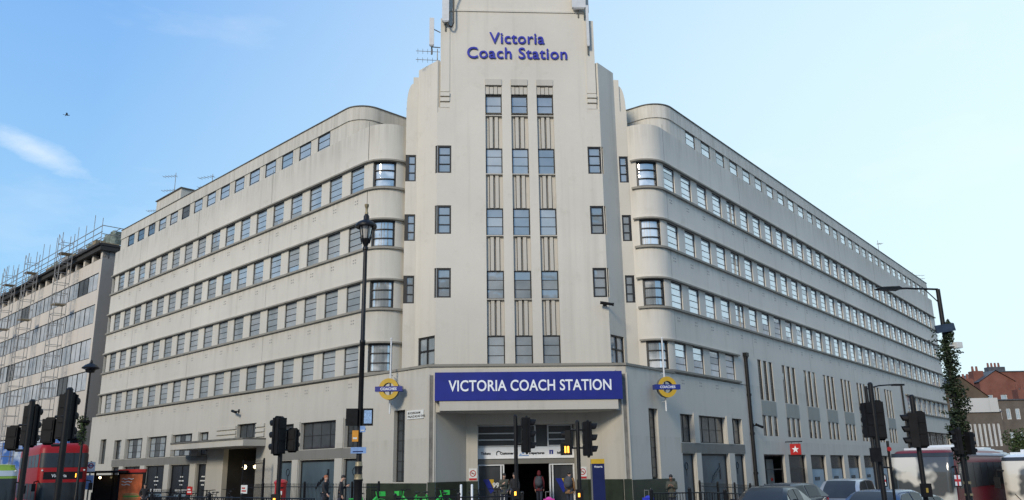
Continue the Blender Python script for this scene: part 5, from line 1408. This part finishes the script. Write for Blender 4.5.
def city_bus(x, y, head, label, mname, H, L, decks, name):
    t = empty(name, (x, y, gh(x)), head, label, 'bus')
    hw = 1.26; xf = lambda z: L/2 - (max(0, z-1.0)**1.6*.045)
    zs = [.3,.45,1.2,2.0,2.7,3.3,H-.35,H-.2,H-.08,H] if decks == 2 else [.3,.45,1.0,1.6,2.2,2.6,H-.3,H-.15,H-.05,H]
    rows = []
    for z in zs:
        e = 0 if z < H-.3 else (.03 if z < H-.15 else (.1 if z < H-.04 else .3))
        rows.append([(px,py,z) for px,py in ringpts(xf(z)-e*1.6,-L/2+e,hw-e,.38)])
    mb = MB(); mb.grid(rows, 0, True); mb.face(rows[0]); mb.face(rows[-1], 1); mb.build('body', [M[mname], M['coachwhite']], t, True)
    def fpanel(name, z0, z1, w, m, off=.012):
        mb = MB(); rws = []
        for i in range(6):
            z = z0+(z1-z0)*i/5; q = sorted([p for p in ringpts(xf(z)+off,-L/2,hw+off,.38) if p[0] > L/4 and abs(p[1]) <= w], key=lambda p: p[1]); rws.append([(px,py,z) for px,py in q])
        mb.grid(rws); return mb.build(name, M[m], t, True)
    if decks == 2:
        fpanel('upper_windscreen', 3.02, 3.82, 1.255, 'autoglass'); fpanel('windscreen', 1.0, 2.2, 1.255, 'autoglass')
        bl = fpanel('destination_blind', 2.38, 2.78, 1.0, 'blackmatt')
        text('blind_lettering', '11', .3, M['amber'], bl, (xf(2.5)+.02,.72,2.47), R(90), .006, .004); text('blind_lettering', 'Victoria', .24, M['signwhite'], bl, (xf(2.5)+.02,-.2,2.49), R(90), .004, .004)
        for sy in (-1, 1):
            for z0, z1 in ((1.25,2.15),(3.05,3.75)):
                mb = MB(); mb.box(-L/2+.4,L/2-.5,sy*(hw-.01)-.012*0,sy*(hw+.012),z0,z1); w_ = mb.build('side_window', M['autoglass'], t)
                for q in range(1, 6): mb = MB(); xx = -L/2+.4+(L-.9)*q/6; mb.box(xx-.04,xx+.04,sy*hw-.02,sy*hw+.02,z0,z1); mb.build('window_pillar', M[mname], w_)
    else:
        fpanel('windscreen', 1.35, 2.5, 1.255, 'autoglass'); fpanel('roof_band', 2.62, H-.32, 1.255, 'coachwhite')
        for sy in (-1, 1):
            mb = MB(); mb.box(-L/2+.4,L/2-.6,sy*(hw-.01),sy*(hw+.012),1.35,2.45); mb.build('side_window', M['autoglass'], t)
    for sy in (-1, 1):
        for wx in (L/2-2.4, -L/2+2.2): wheel(t, wx, sy*(hw-.16), .48, .28)
        mb = MB(); mb.ball((xf(.8)-.08, sy*.92, .78), .1,.16,.16, 10); mb.build('headlight', M['headlamp'], t, True)
        mb = MB(); mb.ball((xf(2.85)+.0, sy*1.06, 2.86), .03,.05,.05, 8); mb.build('marker_light', M['headlamp'], t)
        mb = MB(); mb.path([(xf(2.3)-.15,sy*1.2,2.3),(xf(2.3)+.25,sy*1.42,2.25),(xf(2.3)+.25,sy*1.42,2.15)], .03); mb.box(xf(2.3)+.19,xf(2.3)+.31,sy*1.42-.1,sy*1.42+.1,1.75,2.15); mb.build('mirror', M['blackmatt'], t)
    mb = MB(); mb.box(xf(.5)-.02,xf(.5)+.012,-.28,.28,.45,.57); mb.build('number_plate', M['gold'], t)
    return t
hL = math.atan2(-uL.y, -uL.x)
c = Vector((-25.5,48.2,0)) - Vector((math.cos(hL-R(10)), math.sin(hL-R(10)),0))*5.5
city_bus(c.x, c.y, hL-R(10), 'red double decker bus with black destination blind, at far left', 'busred', 4.38, 11, 2, 'double_decker_bus')
city_bus(-29.6, 45.6, hL+R(2), 'lime green single deck bus cut by the left edge', 'lime', 3.2, 10.5, 1, 'single_deck_bus')

# ------------------------------------------------------------------ bicycles
def bicycle(label, hire=False):
    t = empty('bicycle', (0,0,0), 0, label, 'bicycle')
    for wx in (-.53, .53):
        mb = MB(); n = 24; q = lambda a, r: (wx+r*math.cos(a), 0, .34+r*math.sin(a))
        for k in range(n): mb.tube(q(2*math.pi*k/n,.325), q(2*math.pi*(k+1)/n,.325), .019, .019, 5, 0, False)
        w_ = mb.build('wheel', M['tyre'], t)
        mb = MB()
        for k in range(12): mb.tube(q(math.pi*k/6,.03), q(math.pi*k/6,.31), .004, .004, 3, 0, False)
        mb.tube((wx,-.05,.34),(wx,.05,.34),.025); mb.build('spokes', M['rim'], w_)
    f = 'hire' if hire else 'black'
    mb = MB()
    if hire:
        for a, b, r in (((-.1,0,.3),(.38,0,.78),.05),((-.1,0,.3),(-.25,0,.85),.03),((-.1,0,.3),(-.53,0,.34),.03),((-.22,0,.7),(-.53,0,.34),.022)): mb.tube(a,b,r,r,7)
        for wx in (-.53,.53):
            for k in range(6): a0, a1 = R(20+24*k), R(20+24*(k+1)); mb.hexa([(wx+.37*math.cos(a),yy,.34+.37*math.sin(a)) for a,yy in ((a0,-.04),(a1,-.04),(a1,.04),(a0,.04))]+[(wx+.385*math.cos(a),yy,.34+.385*math.sin(a)) for a,yy in ((a0,-.04),(a1,-.04),(a1,.04),(a0,.04))])
    else:
        for a, b, r in (((-.08,0,.3),(.36,0,.82),.018),((-.2,0,.8),(.36,0,.86),.016),((-.08,0,.3),(-.22,0,.88),.017),((-.08,0,.3),(-.53,0,.34),.012),((-.2,0,.78),(-.53,0,.34),.01)): mb.tube(a,b,r,r,6)
    fo = mb.build('frame', M[f], t)
    mb = MB(); mb.tube((.53,.05,.34),(.4,.05,.78),.014); mb.tube((.53,-.05,.34),(.4,-.05,.78),.014); mb.tube((.4,0,.76),(.34,0,1.02),.018); mb.build('fork', M[f], t)
    mb = MB(); mb.tube((.34,0,1.02),(.33,-.28,1.06),.014); mb.tube((.34,0,1.02),(.33,.28,1.06),.014); mb.tube((.33,-.28,1.06),(.2,-.33,1.05),.018); mb.tube((.33,.28,1.06),(.2,.33,1.05),.018); mb.build('handlebar', M['blackmatt'], t)
    mb = MB(); mb.ball((-.27,0,.94), .14,.075,.035, 10); mb.tube((-.24,0,.85),(-.26,0,.92),.014); mb.build('saddle', M['saddle'], t, True)
    mb = MB(); mb.tube((-.1,-.1,.3),(-.1,.1,.3),.03); mb.tube((-.1,.1,.3),(.02,.1,.18),.012); mb.tube((-.1,-.1,.3),(-.22,-.1,.42),.012); mb.box(-.02,.08,.08,.2,.165,.19); mb.box(-.28,-.18,-.2,-.08,.41,.435); mb.build('pedals', M['blackmatt'], t)
    if hire:
        mb = MB(); mb.box(.5,.72,-.13,.13,.82,.84); 
        for x0,x1,y0,y1 in ((.5,.51,-.13,.13),(.71,.72,-.13,.13),(.5,.72,-.13,-.12),(.5,.72,.12,.13)): mb.box(x0,x1,y0,y1,.84,1.0)
        mb.build('basket', M['hire'], t)
        mb = MB(); mb.box(-.75,-.5,-.12,.12,.72,.76); mb.ball((-.62,0,.6), .14,.06,.12); mb.build('battery_rack', M['hire'], t)
    return t
bk = [bicycle('green hire bicycle nearest the lamp post'), ]
hb1 = bicycle('bright green hire bicycle beside the lamp post', True); hb1['group'] = 'green hire bicycles on the pavement'
for i, (x, y, rz, lb) in enumerate(((-6.1,35.4,R(20),'bright green hire bicycle beside the lamp post'), (-4.35,35.8,R(160),'middle one of three green hire bicycles, below the narrow window'), (-3.5,36.0,R(15),'green hire bicycle nearest the entrance portal'))):
    o = hb1 if i == 0 else copy_tree(hb1); o.location = (x, y, gz(x)); o.rotation_euler = (0,0,rz); o['label'] = lb
bk0 = bk[0]; bk0['group'] = 'dark bicycles parked along the left railings'
spots = []
for k in range(16):
    a = 35.5 - .9*k; p = world(FLt, a, 2.6 + .25*(k % 3), 0); spots.append((p.x, p.y, math.atan2(uL.y, uL.x) + R((-12, 8, 20)[k % 3])))
for k in range(3): spots.append((-2.6+.9*k, 34.2+.15*k, R(40+20*k)))
for i, (x, y, rz) in enumerate(spots):
    o = bk0 if i == 0 else copy_tree(bk0); o.location = (x, y, gz(x)); o.rotation_euler = (0,0,rz)
    o['label'] = 'dark bicycle in the row parked along the left railings' if i < 16 else 'dark bicycle parked before the entrance portal'
    o['group'] = 'dark bicycles parked along the left railings' if i < 16 else 'dark bicycles before the entrance'

# ------------------------------------------------------------------ people
def skin_mesh(name, verts, radii, edges, m, parent, sub=1):
    me = bpy.data.meshes.new(name); me.from_pydata(verts, edges, [])
    o = bpy.data.objects.new(name, me); COL.objects.link(o)
    sm = o.modifiers.new('skin', 'SKIN'); sm.use_smooth_shade = True
    if not me.skin_vertices: 
        bpy.context.view_layer.update()
    d = me.skin_vertices[0].data
    for i, r in enumerate(radii):
        d[i].radius = r if isinstance(r, tuple) else (r, r); d[i].use_root = (i == 0)
    o.modifiers.new('sub', 'SUBSURF').levels = sub
    o.modifiers['sub'].render_levels = sub
    dg = bpy.context.evaluated_depsgraph_get(); dg.update()
    m2 = bpy.data.meshes.new_from_object(o.evaluated_get(dg)); m2.name = name
    bpy.data.objects.remove(o); bpy.data.meshes.remove(me)
    m2.materials.clear(); m2.materials.append(m)
    for p in m2.polygons: p.use_smooth = True
    o = bpy.data.objects.new(name, m2); COL.objects.link(o); o.parent = parent; return o
def person(x, y, head, label, h=1.75, coat='coatK', trousers='jeans', hair='hairD', skin='skin', walk=.0, arm=('down','down'), nod=0.0, long_coat=False, hood=False, bald=False):
    t = empty('person', (x, y, gz(x)), head, label, 'person'); k = h/1.75
    V_, Rr, E_ = [], [], []
    def add(p, r, par=None):
        V_.append(tuple(c*k for c in p)); Rr.append(tuple(q*k for q in r) if isinstance(r, tuple) else r*k); i = len(V_)-1
        if par is not None: E_.append((par, i))
        return i
    pel = add((0,0,.96), (.12,.15)); sp_ = add((.0,0,1.14), (.10,.13), pel); ch = add((.0,0,1.34), (.115,.16), sp_); nb_ = add((.0,0,1.47), .06, ch)
    nk = add((.015+nod*.02,0,1.53), .052, nb_); hd = add((.03+nod*.06,0,1.6), (.085,.068), nk); hm = add((.035+nod*.08,0,1.67-nod*.01), (.092,.075), hd); ht = add((.02+nod*.08,0,1.735-nod*.02), (.06,.055), hm)
    ns = add((.115+nod*.08,0,1.635-nod*.03), .014, hm)
    for s in (-1,1): add((.02+nod*.07,s*.08,1.645), .016, hm)
    joints = {}
    for s, mode in ((-1,arm[0]),(1,arm[1])):
        sh = add((0,s*.18,1.42), .06, ch)
        if mode == 'down': el, wr = (-.03,s*.225,1.13), (.06,s*.215,.88)
        elif mode == 'phone': el, wr = (.02,s*.22,1.14), (.24,s*.1,1.27)
        elif mode == 'pocket': el, wr = (-.1,s*.27,1.15), (.05,s*.19,.98)
        elif mode == 'swing': el, wr = (.06,s*.22,1.15), (.22,s*.2,.96)
        else: el, wr = (-.12,s*.22,1.15), (-.18,s*.21,.9)
        e = add(el, .045, sh); w = add(wr, .031, e)
        dv = (Vector(wr)-Vector(el)).normalized(); pm = Vector(wr)+dv*.07; pal = add(pm, (.035,.022), w)
        sd_ = Vector((0,1,0)).cross(dv).normalized() if abs(dv.y) < .9 else Vector((1,0,0))
        for f in range(4):
            o_ = sd_*(.027-.018*f); L_ = (.062,.072,.068,.052)[f]; cu_ = Vector((0,-s*1,0))*.018
            a = add(pm+o_+dv*.035, .0095, pal); b = add(pm+o_+dv*(.035+L_*.55)+cu_*.4, .0088, a); add(pm+o_+dv*(.03+L_)+cu_*1.4, .008, b)
        th = add(pm+sd_*.045-dv*.01, .011, pal); add(pm+sd_*.06+dv*.035+Vector((0,-s*.012,0)), .009, th)
        joints[s] = (sh, e, w)
    legs = {}
    for s in (-1,1):
        f = walk*s
        hp = add((0,s*.09,.9), .088, pel); kn = add((f*.22+.02,s*.095,.5), .06, hp); an = add((f*.42-.03-(.06 if f < 0 else 0),s*.095,.09+(.05 if f < 0 else 0)), .038, kn); to = add((f*.42+.12-(.05 if f < 0 else 0),s*.105,.035), .036, an); legs[s] = (hp, kn, an, to)
    skin_mesh('body', V_, Rr, E_, M[skin], t)
    def sub(idx, grow, name, mname, extra=()):
        mp = {i: j for j, i in enumerate(idx)}
        vs = [V_[i] for i in idx]; rs = [tuple(q+grow*k for q in (Rr[i] if isinstance(Rr[i], tuple) else (Rr[i],Rr[i]))) for i in idx]; es = [(mp[a], mp[b]) for a, b in E_ if a in mp and b in mp]
        for p, r, par in extra: vs.append(tuple(c*k for c in p)); rs.append(tuple(q*k for q in r)); es.append((mp[par], len(vs)-1))
        skin_mesh(name, vs, rs, es, M[mname], t)
    sub([pel, sp_, ch, nb_] + [i for s in (-1,1) for i in joints[s]], .024, 'coat', coat, [((0,0,.62 if long_coat else .84), (.15,.19), pel)])
    sub([pel] + [i for s in (-1,1) for i in legs[s][:3]], .016, 'trousers', trousers)
    for s in (-1,1):
        a, b = V_[legs[s][2]], V_[legs[s][3]]; mb = MB(); mb.ball(((a[0]+b[0])/2-.01,(a[1]+b[1])/2,.05*k+.0), .15*k,.055*k,.055*k, 10); mb.build('shoe', M['saddle'], t, True)
    hx, hy, hz_ = V_[hm]; 
    if not bald:
        mb = MB(); mb.ball((hx-.025*k,0,hz_+.03*k), .105*k,.088*k,.092*k, 12)
        if hood: mb.ball((hx-.04*k,0,hz_-.05*k), .10*k,.10*k,.13*k, 12)
        mb.build('hood' if hood else 'hair', M[coat if hood else hair], t, True)
    for s in (-1,1): mb = MB(); mb.ball((hx+.092*k,s*.03*k,hz_-.0*k), .012*k, n=6); mb.build('eye', M['dark'], t)
    return t
person(-8.2, 37.0, R(-20), 'ginger haired person in a dark coat, left of the lamp post', 1.66, 'coatK', 'jeans', 'hairR', walk=.5, arm=('swing','back'), long_coat=True)
person(-7.55, 37.1, R(10), 'dark haired person in black bending forward, just left of the lamp post', 1.66, 'coatK', 'jeans', 'hairD', walk=.6, arm=('down','phone'), nod=1.0)
person(-.53, 39.0, R(-80), 'person in an olive jacket looking down outside the left entrance door', 1.62, 'coatO', 'jeans', 'hairD', arm=('phone','pocket'), nod=.6)
person(-.05, 40.2, R(-120), 'dim person in dark clothes just behind the olive jacket', 1.64, 'coatK', 'jeans', 'hairD', arm=('down','down'))
person(1.15, 42.2, R(80), 'person in a red hooded top going into the dark doorway', 1.70, 'coatR', 'jeans', 'hairD', walk=.4, hood=True)
person(2.34, 37.5, R(70), 'person in a tan jacket seen from behind, right of the doors', 1.66, 'coatB', 'jeans', 'hairD', walk=.4, arm=('down','swing'))
person(5.98, 33.0, R(-110), 'person in an olive coat with bowed head by the right corner wall', 1.50, 'coatO', 'jeans', 'hairD', 'skin2', arm=('phone','phone'), nod=1.0)
person(-21.6, 50.0, R(-60), 'person in black standing just right of the orange advert panel', 1.62, 'coatK', 'jeans', 'hairD', arm=('pocket','down'))
def backpack(x, y, z, head, label, m):
    t = empty('backpack', (x, y, z), head, label, 'backpack')
    mb = MB(); mb.ball((-.2,0,0), .13,.19,.27, 14); b = mb.build('bag', M[m], t, True)
    mb = MB(); mb.ball((-.3,0,-.08), .06,.14,.13, 12); mb.build('pocket', M[m], b, True)
    for s in (-1,1): mb = MB(); mb.path([(-.14,s*.1,.2),(-.02,s*.13,.26),(.1,s*.13,.16),(.12,s*.13,-.02),(-.08,s*.14,-.2)], .022, 6); mb.build('strap', M[m], t)
backpack(2.34, 37.5, gz(0)+1.22, R(70), 'dark grey backpack on the person in the tan jacket', 'bagK')
backpack(1.15, 42.2, gz(0)+1.2, R(80), 'grey backpack on the person in the red hooded top', 'bagK')
def suitcase(x, y, label, m, h=.58):
    t = empty('suitcase', (x, y, gz(x)), R(25), label, 'suitcase')
    mb = MB(); mb.ball((0,0,.06+h/2), .25,.15,h/2*1.12, 14); mb.box(-.19,.19,-.11,.11,.08,h+.02)
    for q in range(-2,3): mb.tube((q*.08,-.125,.12),(q*.08,-.125,h-.04),.012,.012,5)
    mb.build('shell', M[m], t, True)
    mb = MB(); mb.tube((-.1,.08,h),(-.1,.08,h+.28),.012); mb.tube((.1,.08,h),(.1,.08,h+.28),.012); mb.tube((-.1,.08,h+.28),(.1,.08,h+.28),.016); mb.build('handle', M['greyband'], t)
    for sx in (-.17,.17):
        for sy in (-.09,.09): mb = MB(); mb.tube((sx,sy-.02,.04),(sx,sy+.02,.04),.04,.04,10); mb.build('caster', M['tyre'], t)
suitcase(1.3, 34.0, 'bright pink suitcase before the entrance doors', 'pink', .64)
suitcase(5.05, 33.0, 'bright blue suitcase beside the person at the right corner', 'bagblue', .66)
# bird high on the left
t = empty('bird', (-52.3, 90, 43.2), R(30), 'tiny dark bird flying in the blue sky at upper left', 'bird')
mb = MB(); mb.ball((0,0,0), .22,.07,.07, 10); mb.ball((.24,0,.02), .07,.05,.05, 8); mb.face([(-.2,-.03,0),(-.4,-.08,0),(-.4,.08,0),(-.2,.03,0)]); mb.build('body', M['birdgrey'], t, True)
for s in (-1,1): mb = MB(); mb.face([(.1,s*.05,.03),(-.1,s*.05,.03),(-.12,s*.35,.14),(.06,s*.32,.16)]); mb.face([(.06,s*.32,.16),(-.12,s*.35,.14),(-.2,s*.62,.04)]); mb.build('wing', M['birdgrey'], t)

# ------------------------------------------------------------------ daylight
SUN_EL, SUN_AZ = R(27), R(207)      # compass bearing of the sun, clockwise from +Y: behind the camera, to the left
wd = bpy.data.worlds.new('World'); sc.world = wd; wd.use_nodes = True
t = wd.node_tree; bg = t.nodes['Background']
sky = N(t, 'ShaderNodeTexSky', sky_type='NISHITA'); sky.sun_disc = False; sky.sun_elevation = SUN_EL; sky.sun_rotation = SUN_AZ
sky.air_density = 1.0; sky.dust_density = .6; sky.ozone_density = 1.0; sky.altitude = 20
tc = N(t, 'ShaderNodeTexCoord'); G = tc.outputs['Generated']
# milky brightening towards the right-hand horizon, thin high cloud
dp = N(t, 'ShaderNodeVectorMath', operation='DOT_PRODUCT'); t.links.new(G, dp.inputs[0]); dp.inputs[1].default_value = Vector((.78,.62,-.02)).normalized()
hz = ramp(t, dp.outputs['Value'], .15, 1.0, (0,0,0,1), (1,1,1,1))
sp = N(t, 'ShaderNodeSeparateXYZ'); t.links.new(G, sp.inputs[0])
c = sky.outputs[0]
SK = 10.2
grad = ramp(t, sp.outputs[2], .0, .62, (.50*SK, .88*SK, 1.14*SK, 1), (.195*SK, .47*SK, 1.02*SK, 1))
c = mix(t, .8, c, grad)
c = mix(t, hz, c, (.83*SK, 1.03*SK, 1.09*SK, 1))
cl = noise(t, G, 2.6, 7, .6, (1.0, 1.0, 3.4))
clm = ramp(t, cl, .56, .8, (0,0,0,1), (.25,.25,.25,1))
c = mix(t, clm, c, (1.0*SK, 1.04*SK, 1.08*SK, 1))
# one feathery wisp low on the left
wx = N(t, 'ShaderNodeVectorMath', operation='DOT_PRODUCT'); wx.inputs[1].default_value = (.751, .5843, -.3076); t.links.new(G, wx.inputs[0])
wy = N(t, 'ShaderNodeVectorMath', operation='DOT_PRODUCT'); wy.inputs[1].default_value = (-.4401, .0957, -.8928); t.links.new(G, wy.inputs[0])
wz = N(t, 'ShaderNodeVectorMath', operation='DOT_PRODUCT'); wz.inputs[1].default_value = (-.4931, .8053, .3293); t.links.new(G, wz.inputs[0])
wc = N(t, 'ShaderNodeCombineXYZ')
for k_, (q_, s_) in enumerate(((wx, .4/.05), (wy, .4/.0125), (wz, 0))):
    m_ = N(t, 'ShaderNodeMath', operation='MULTIPLY'); m_.inputs[1].default_value = s_; t.links.new(q_.outputs['Value'], m_.inputs[0]); t.links.new(m_.outputs[0], wc.inputs[k_])
ln = N(t, 'ShaderNodeVectorMath', operation='LENGTH'); t.links.new(wc.outputs[0], ln.inputs[0])
wzr = ramp(t, wz.outputs['Value'], .0, .1)
wf = noise(t, G, 26, 6, .65, (1,1,2.2))
ms = N(t, 'ShaderNodeMath', operation='MULTIPLY_ADD'); t.links.new(wf, ms.inputs[0]); ms.inputs[1].default_value = .56; t.links.new(ln.outputs['Value'], ms.inputs[2])
wmask = ramp(t, ms.outputs[0], .36, .76, (.46,.46,.46,1), (0,0,0,1))
wmask = mix(t, 1.0, wmask, wzr, 'MULTIPLY')
c = mix(t, wmask, c, (1.0*SK, 1.06*SK, 1.1*SK, 1))
# dim rooftops of the streets behind the photographer close the lower sky
ry = ramp(t, sp.outputs[1], .58, .70, (1,1,1,1), (0,0,0,1))
az = N(t, 'ShaderNodeMath', operation='ARCTAN2'); t.links.new(sp.outputs[0], az.inputs[0]); t.links.new(sp.outputs[1], az.inputs[1])
cs = N(t, 'ShaderNodeMath', operation='MULTIPLY'); t.links.new(az.outputs[0], cs.inputs[0]); cs.inputs[1].default_value = 13.0
cf = N(t, 'ShaderNodeMath', operation='FLOOR'); t.links.new(cs.outputs[0], cf.inputs[0])
wn = N(t, 'ShaderNodeTexWhiteNoise', noise_dimensions='1D'); t.links.new(cf.outputs[0], wn.inputs['W'])
zz = N(t, 'ShaderNodeMath', operation='MULTIPLY_ADD'); t.links.new(wn.outputs['Value'], zz.inputs[0]); zz.inputs[1].default_value = -.10; t.links.new(sp.outputs[2], zz.inputs[2])
rs = N(t, 'ShaderNodeMapRange'); rs.inputs[1].default_value = .3; rs.inputs[2].default_value = .8; rs.inputs[3].default_value = 0; rs.inputs[4].default_value = .13; t.links.new(sp.outputs[0], rs.inputs[0])
z2 = N(t, 'ShaderNodeMath', operation='ADD'); t.links.new(zz.outputs[0], z2.inputs[0]); t.links.new(rs.outputs[0], z2.inputs[1])
rz_ = ramp(t, z2.outputs[0], .205, .209, (1,1,1,1), (0,0,0,1))
ry = ramp(t, sp.outputs[1], .60, .66, (1,1,1,1), (0,0,0,1))
# made-up gaps in the skyline, added for bright streaks in the curved windows
for a0, hw_ in ((-1.92, .10), (2.0, .11), (2.62, .07), (-2.45, .06)):
    d1 = N(t, 'ShaderNodeMath', operation='SUBTRACT'); t.links.new(az.outputs[0], d1.inputs[0]); d1.inputs[1].default_value = a0
    d2 = N(t, 'ShaderNodeMath', operation='ABSOLUTE'); t.links.new(d1.outputs[0], d2.inputs[0])
    rz_ = mix(t, 1.0, rz_, ramp(t, d2.outputs[0], hw_, hw_+.01, (0,0,0,1), (1,1,1,1)), 'MULTIPLY')
fac = mix(t, .55, ramp(t, wn.outputs['Value'], .1, .9, (.13*SK, .14*SK, .15*SK, 1), (.40*SK, .405*SK, .40*SK, 1)), ramp(t, noise(t, G, 40.0, 3, .6, (1, 1, .7)), .42, .58, (.10*SK, .11*SK, .12*SK, 1), (.34*SK, .34*SK, .33*SK, 1)))
c = mix(t, mix(t, ry, (0,0,0,1), rz_), c, fac)
t.links.new(c, bg.inputs['Color']); bg.inputs['Strength'].default_value = .1
sun = bpy.data.lights.new('sun', 'SUN'); so = bpy.data.objects.new('sun', sun); COL.objects.link(so)
sun.energy = 2.65; sun.angle = R(14); sun.color = (1, .89, .725)
sd = Vector((math.sin(SUN_AZ)*math.cos(SUN_EL), math.cos(SUN_AZ)*math.cos(SUN_EL), math.sin(SUN_EL)))
so.rotation_euler = sd.to_track_quat('Z', 'Y').to_euler(); so.location = sd*80
sc.view_settings.view_transform = 'Standard'; sc.view_settings.look = 'None'; sc.view_settings.exposure = 0; sc.view_settings.gamma = 1
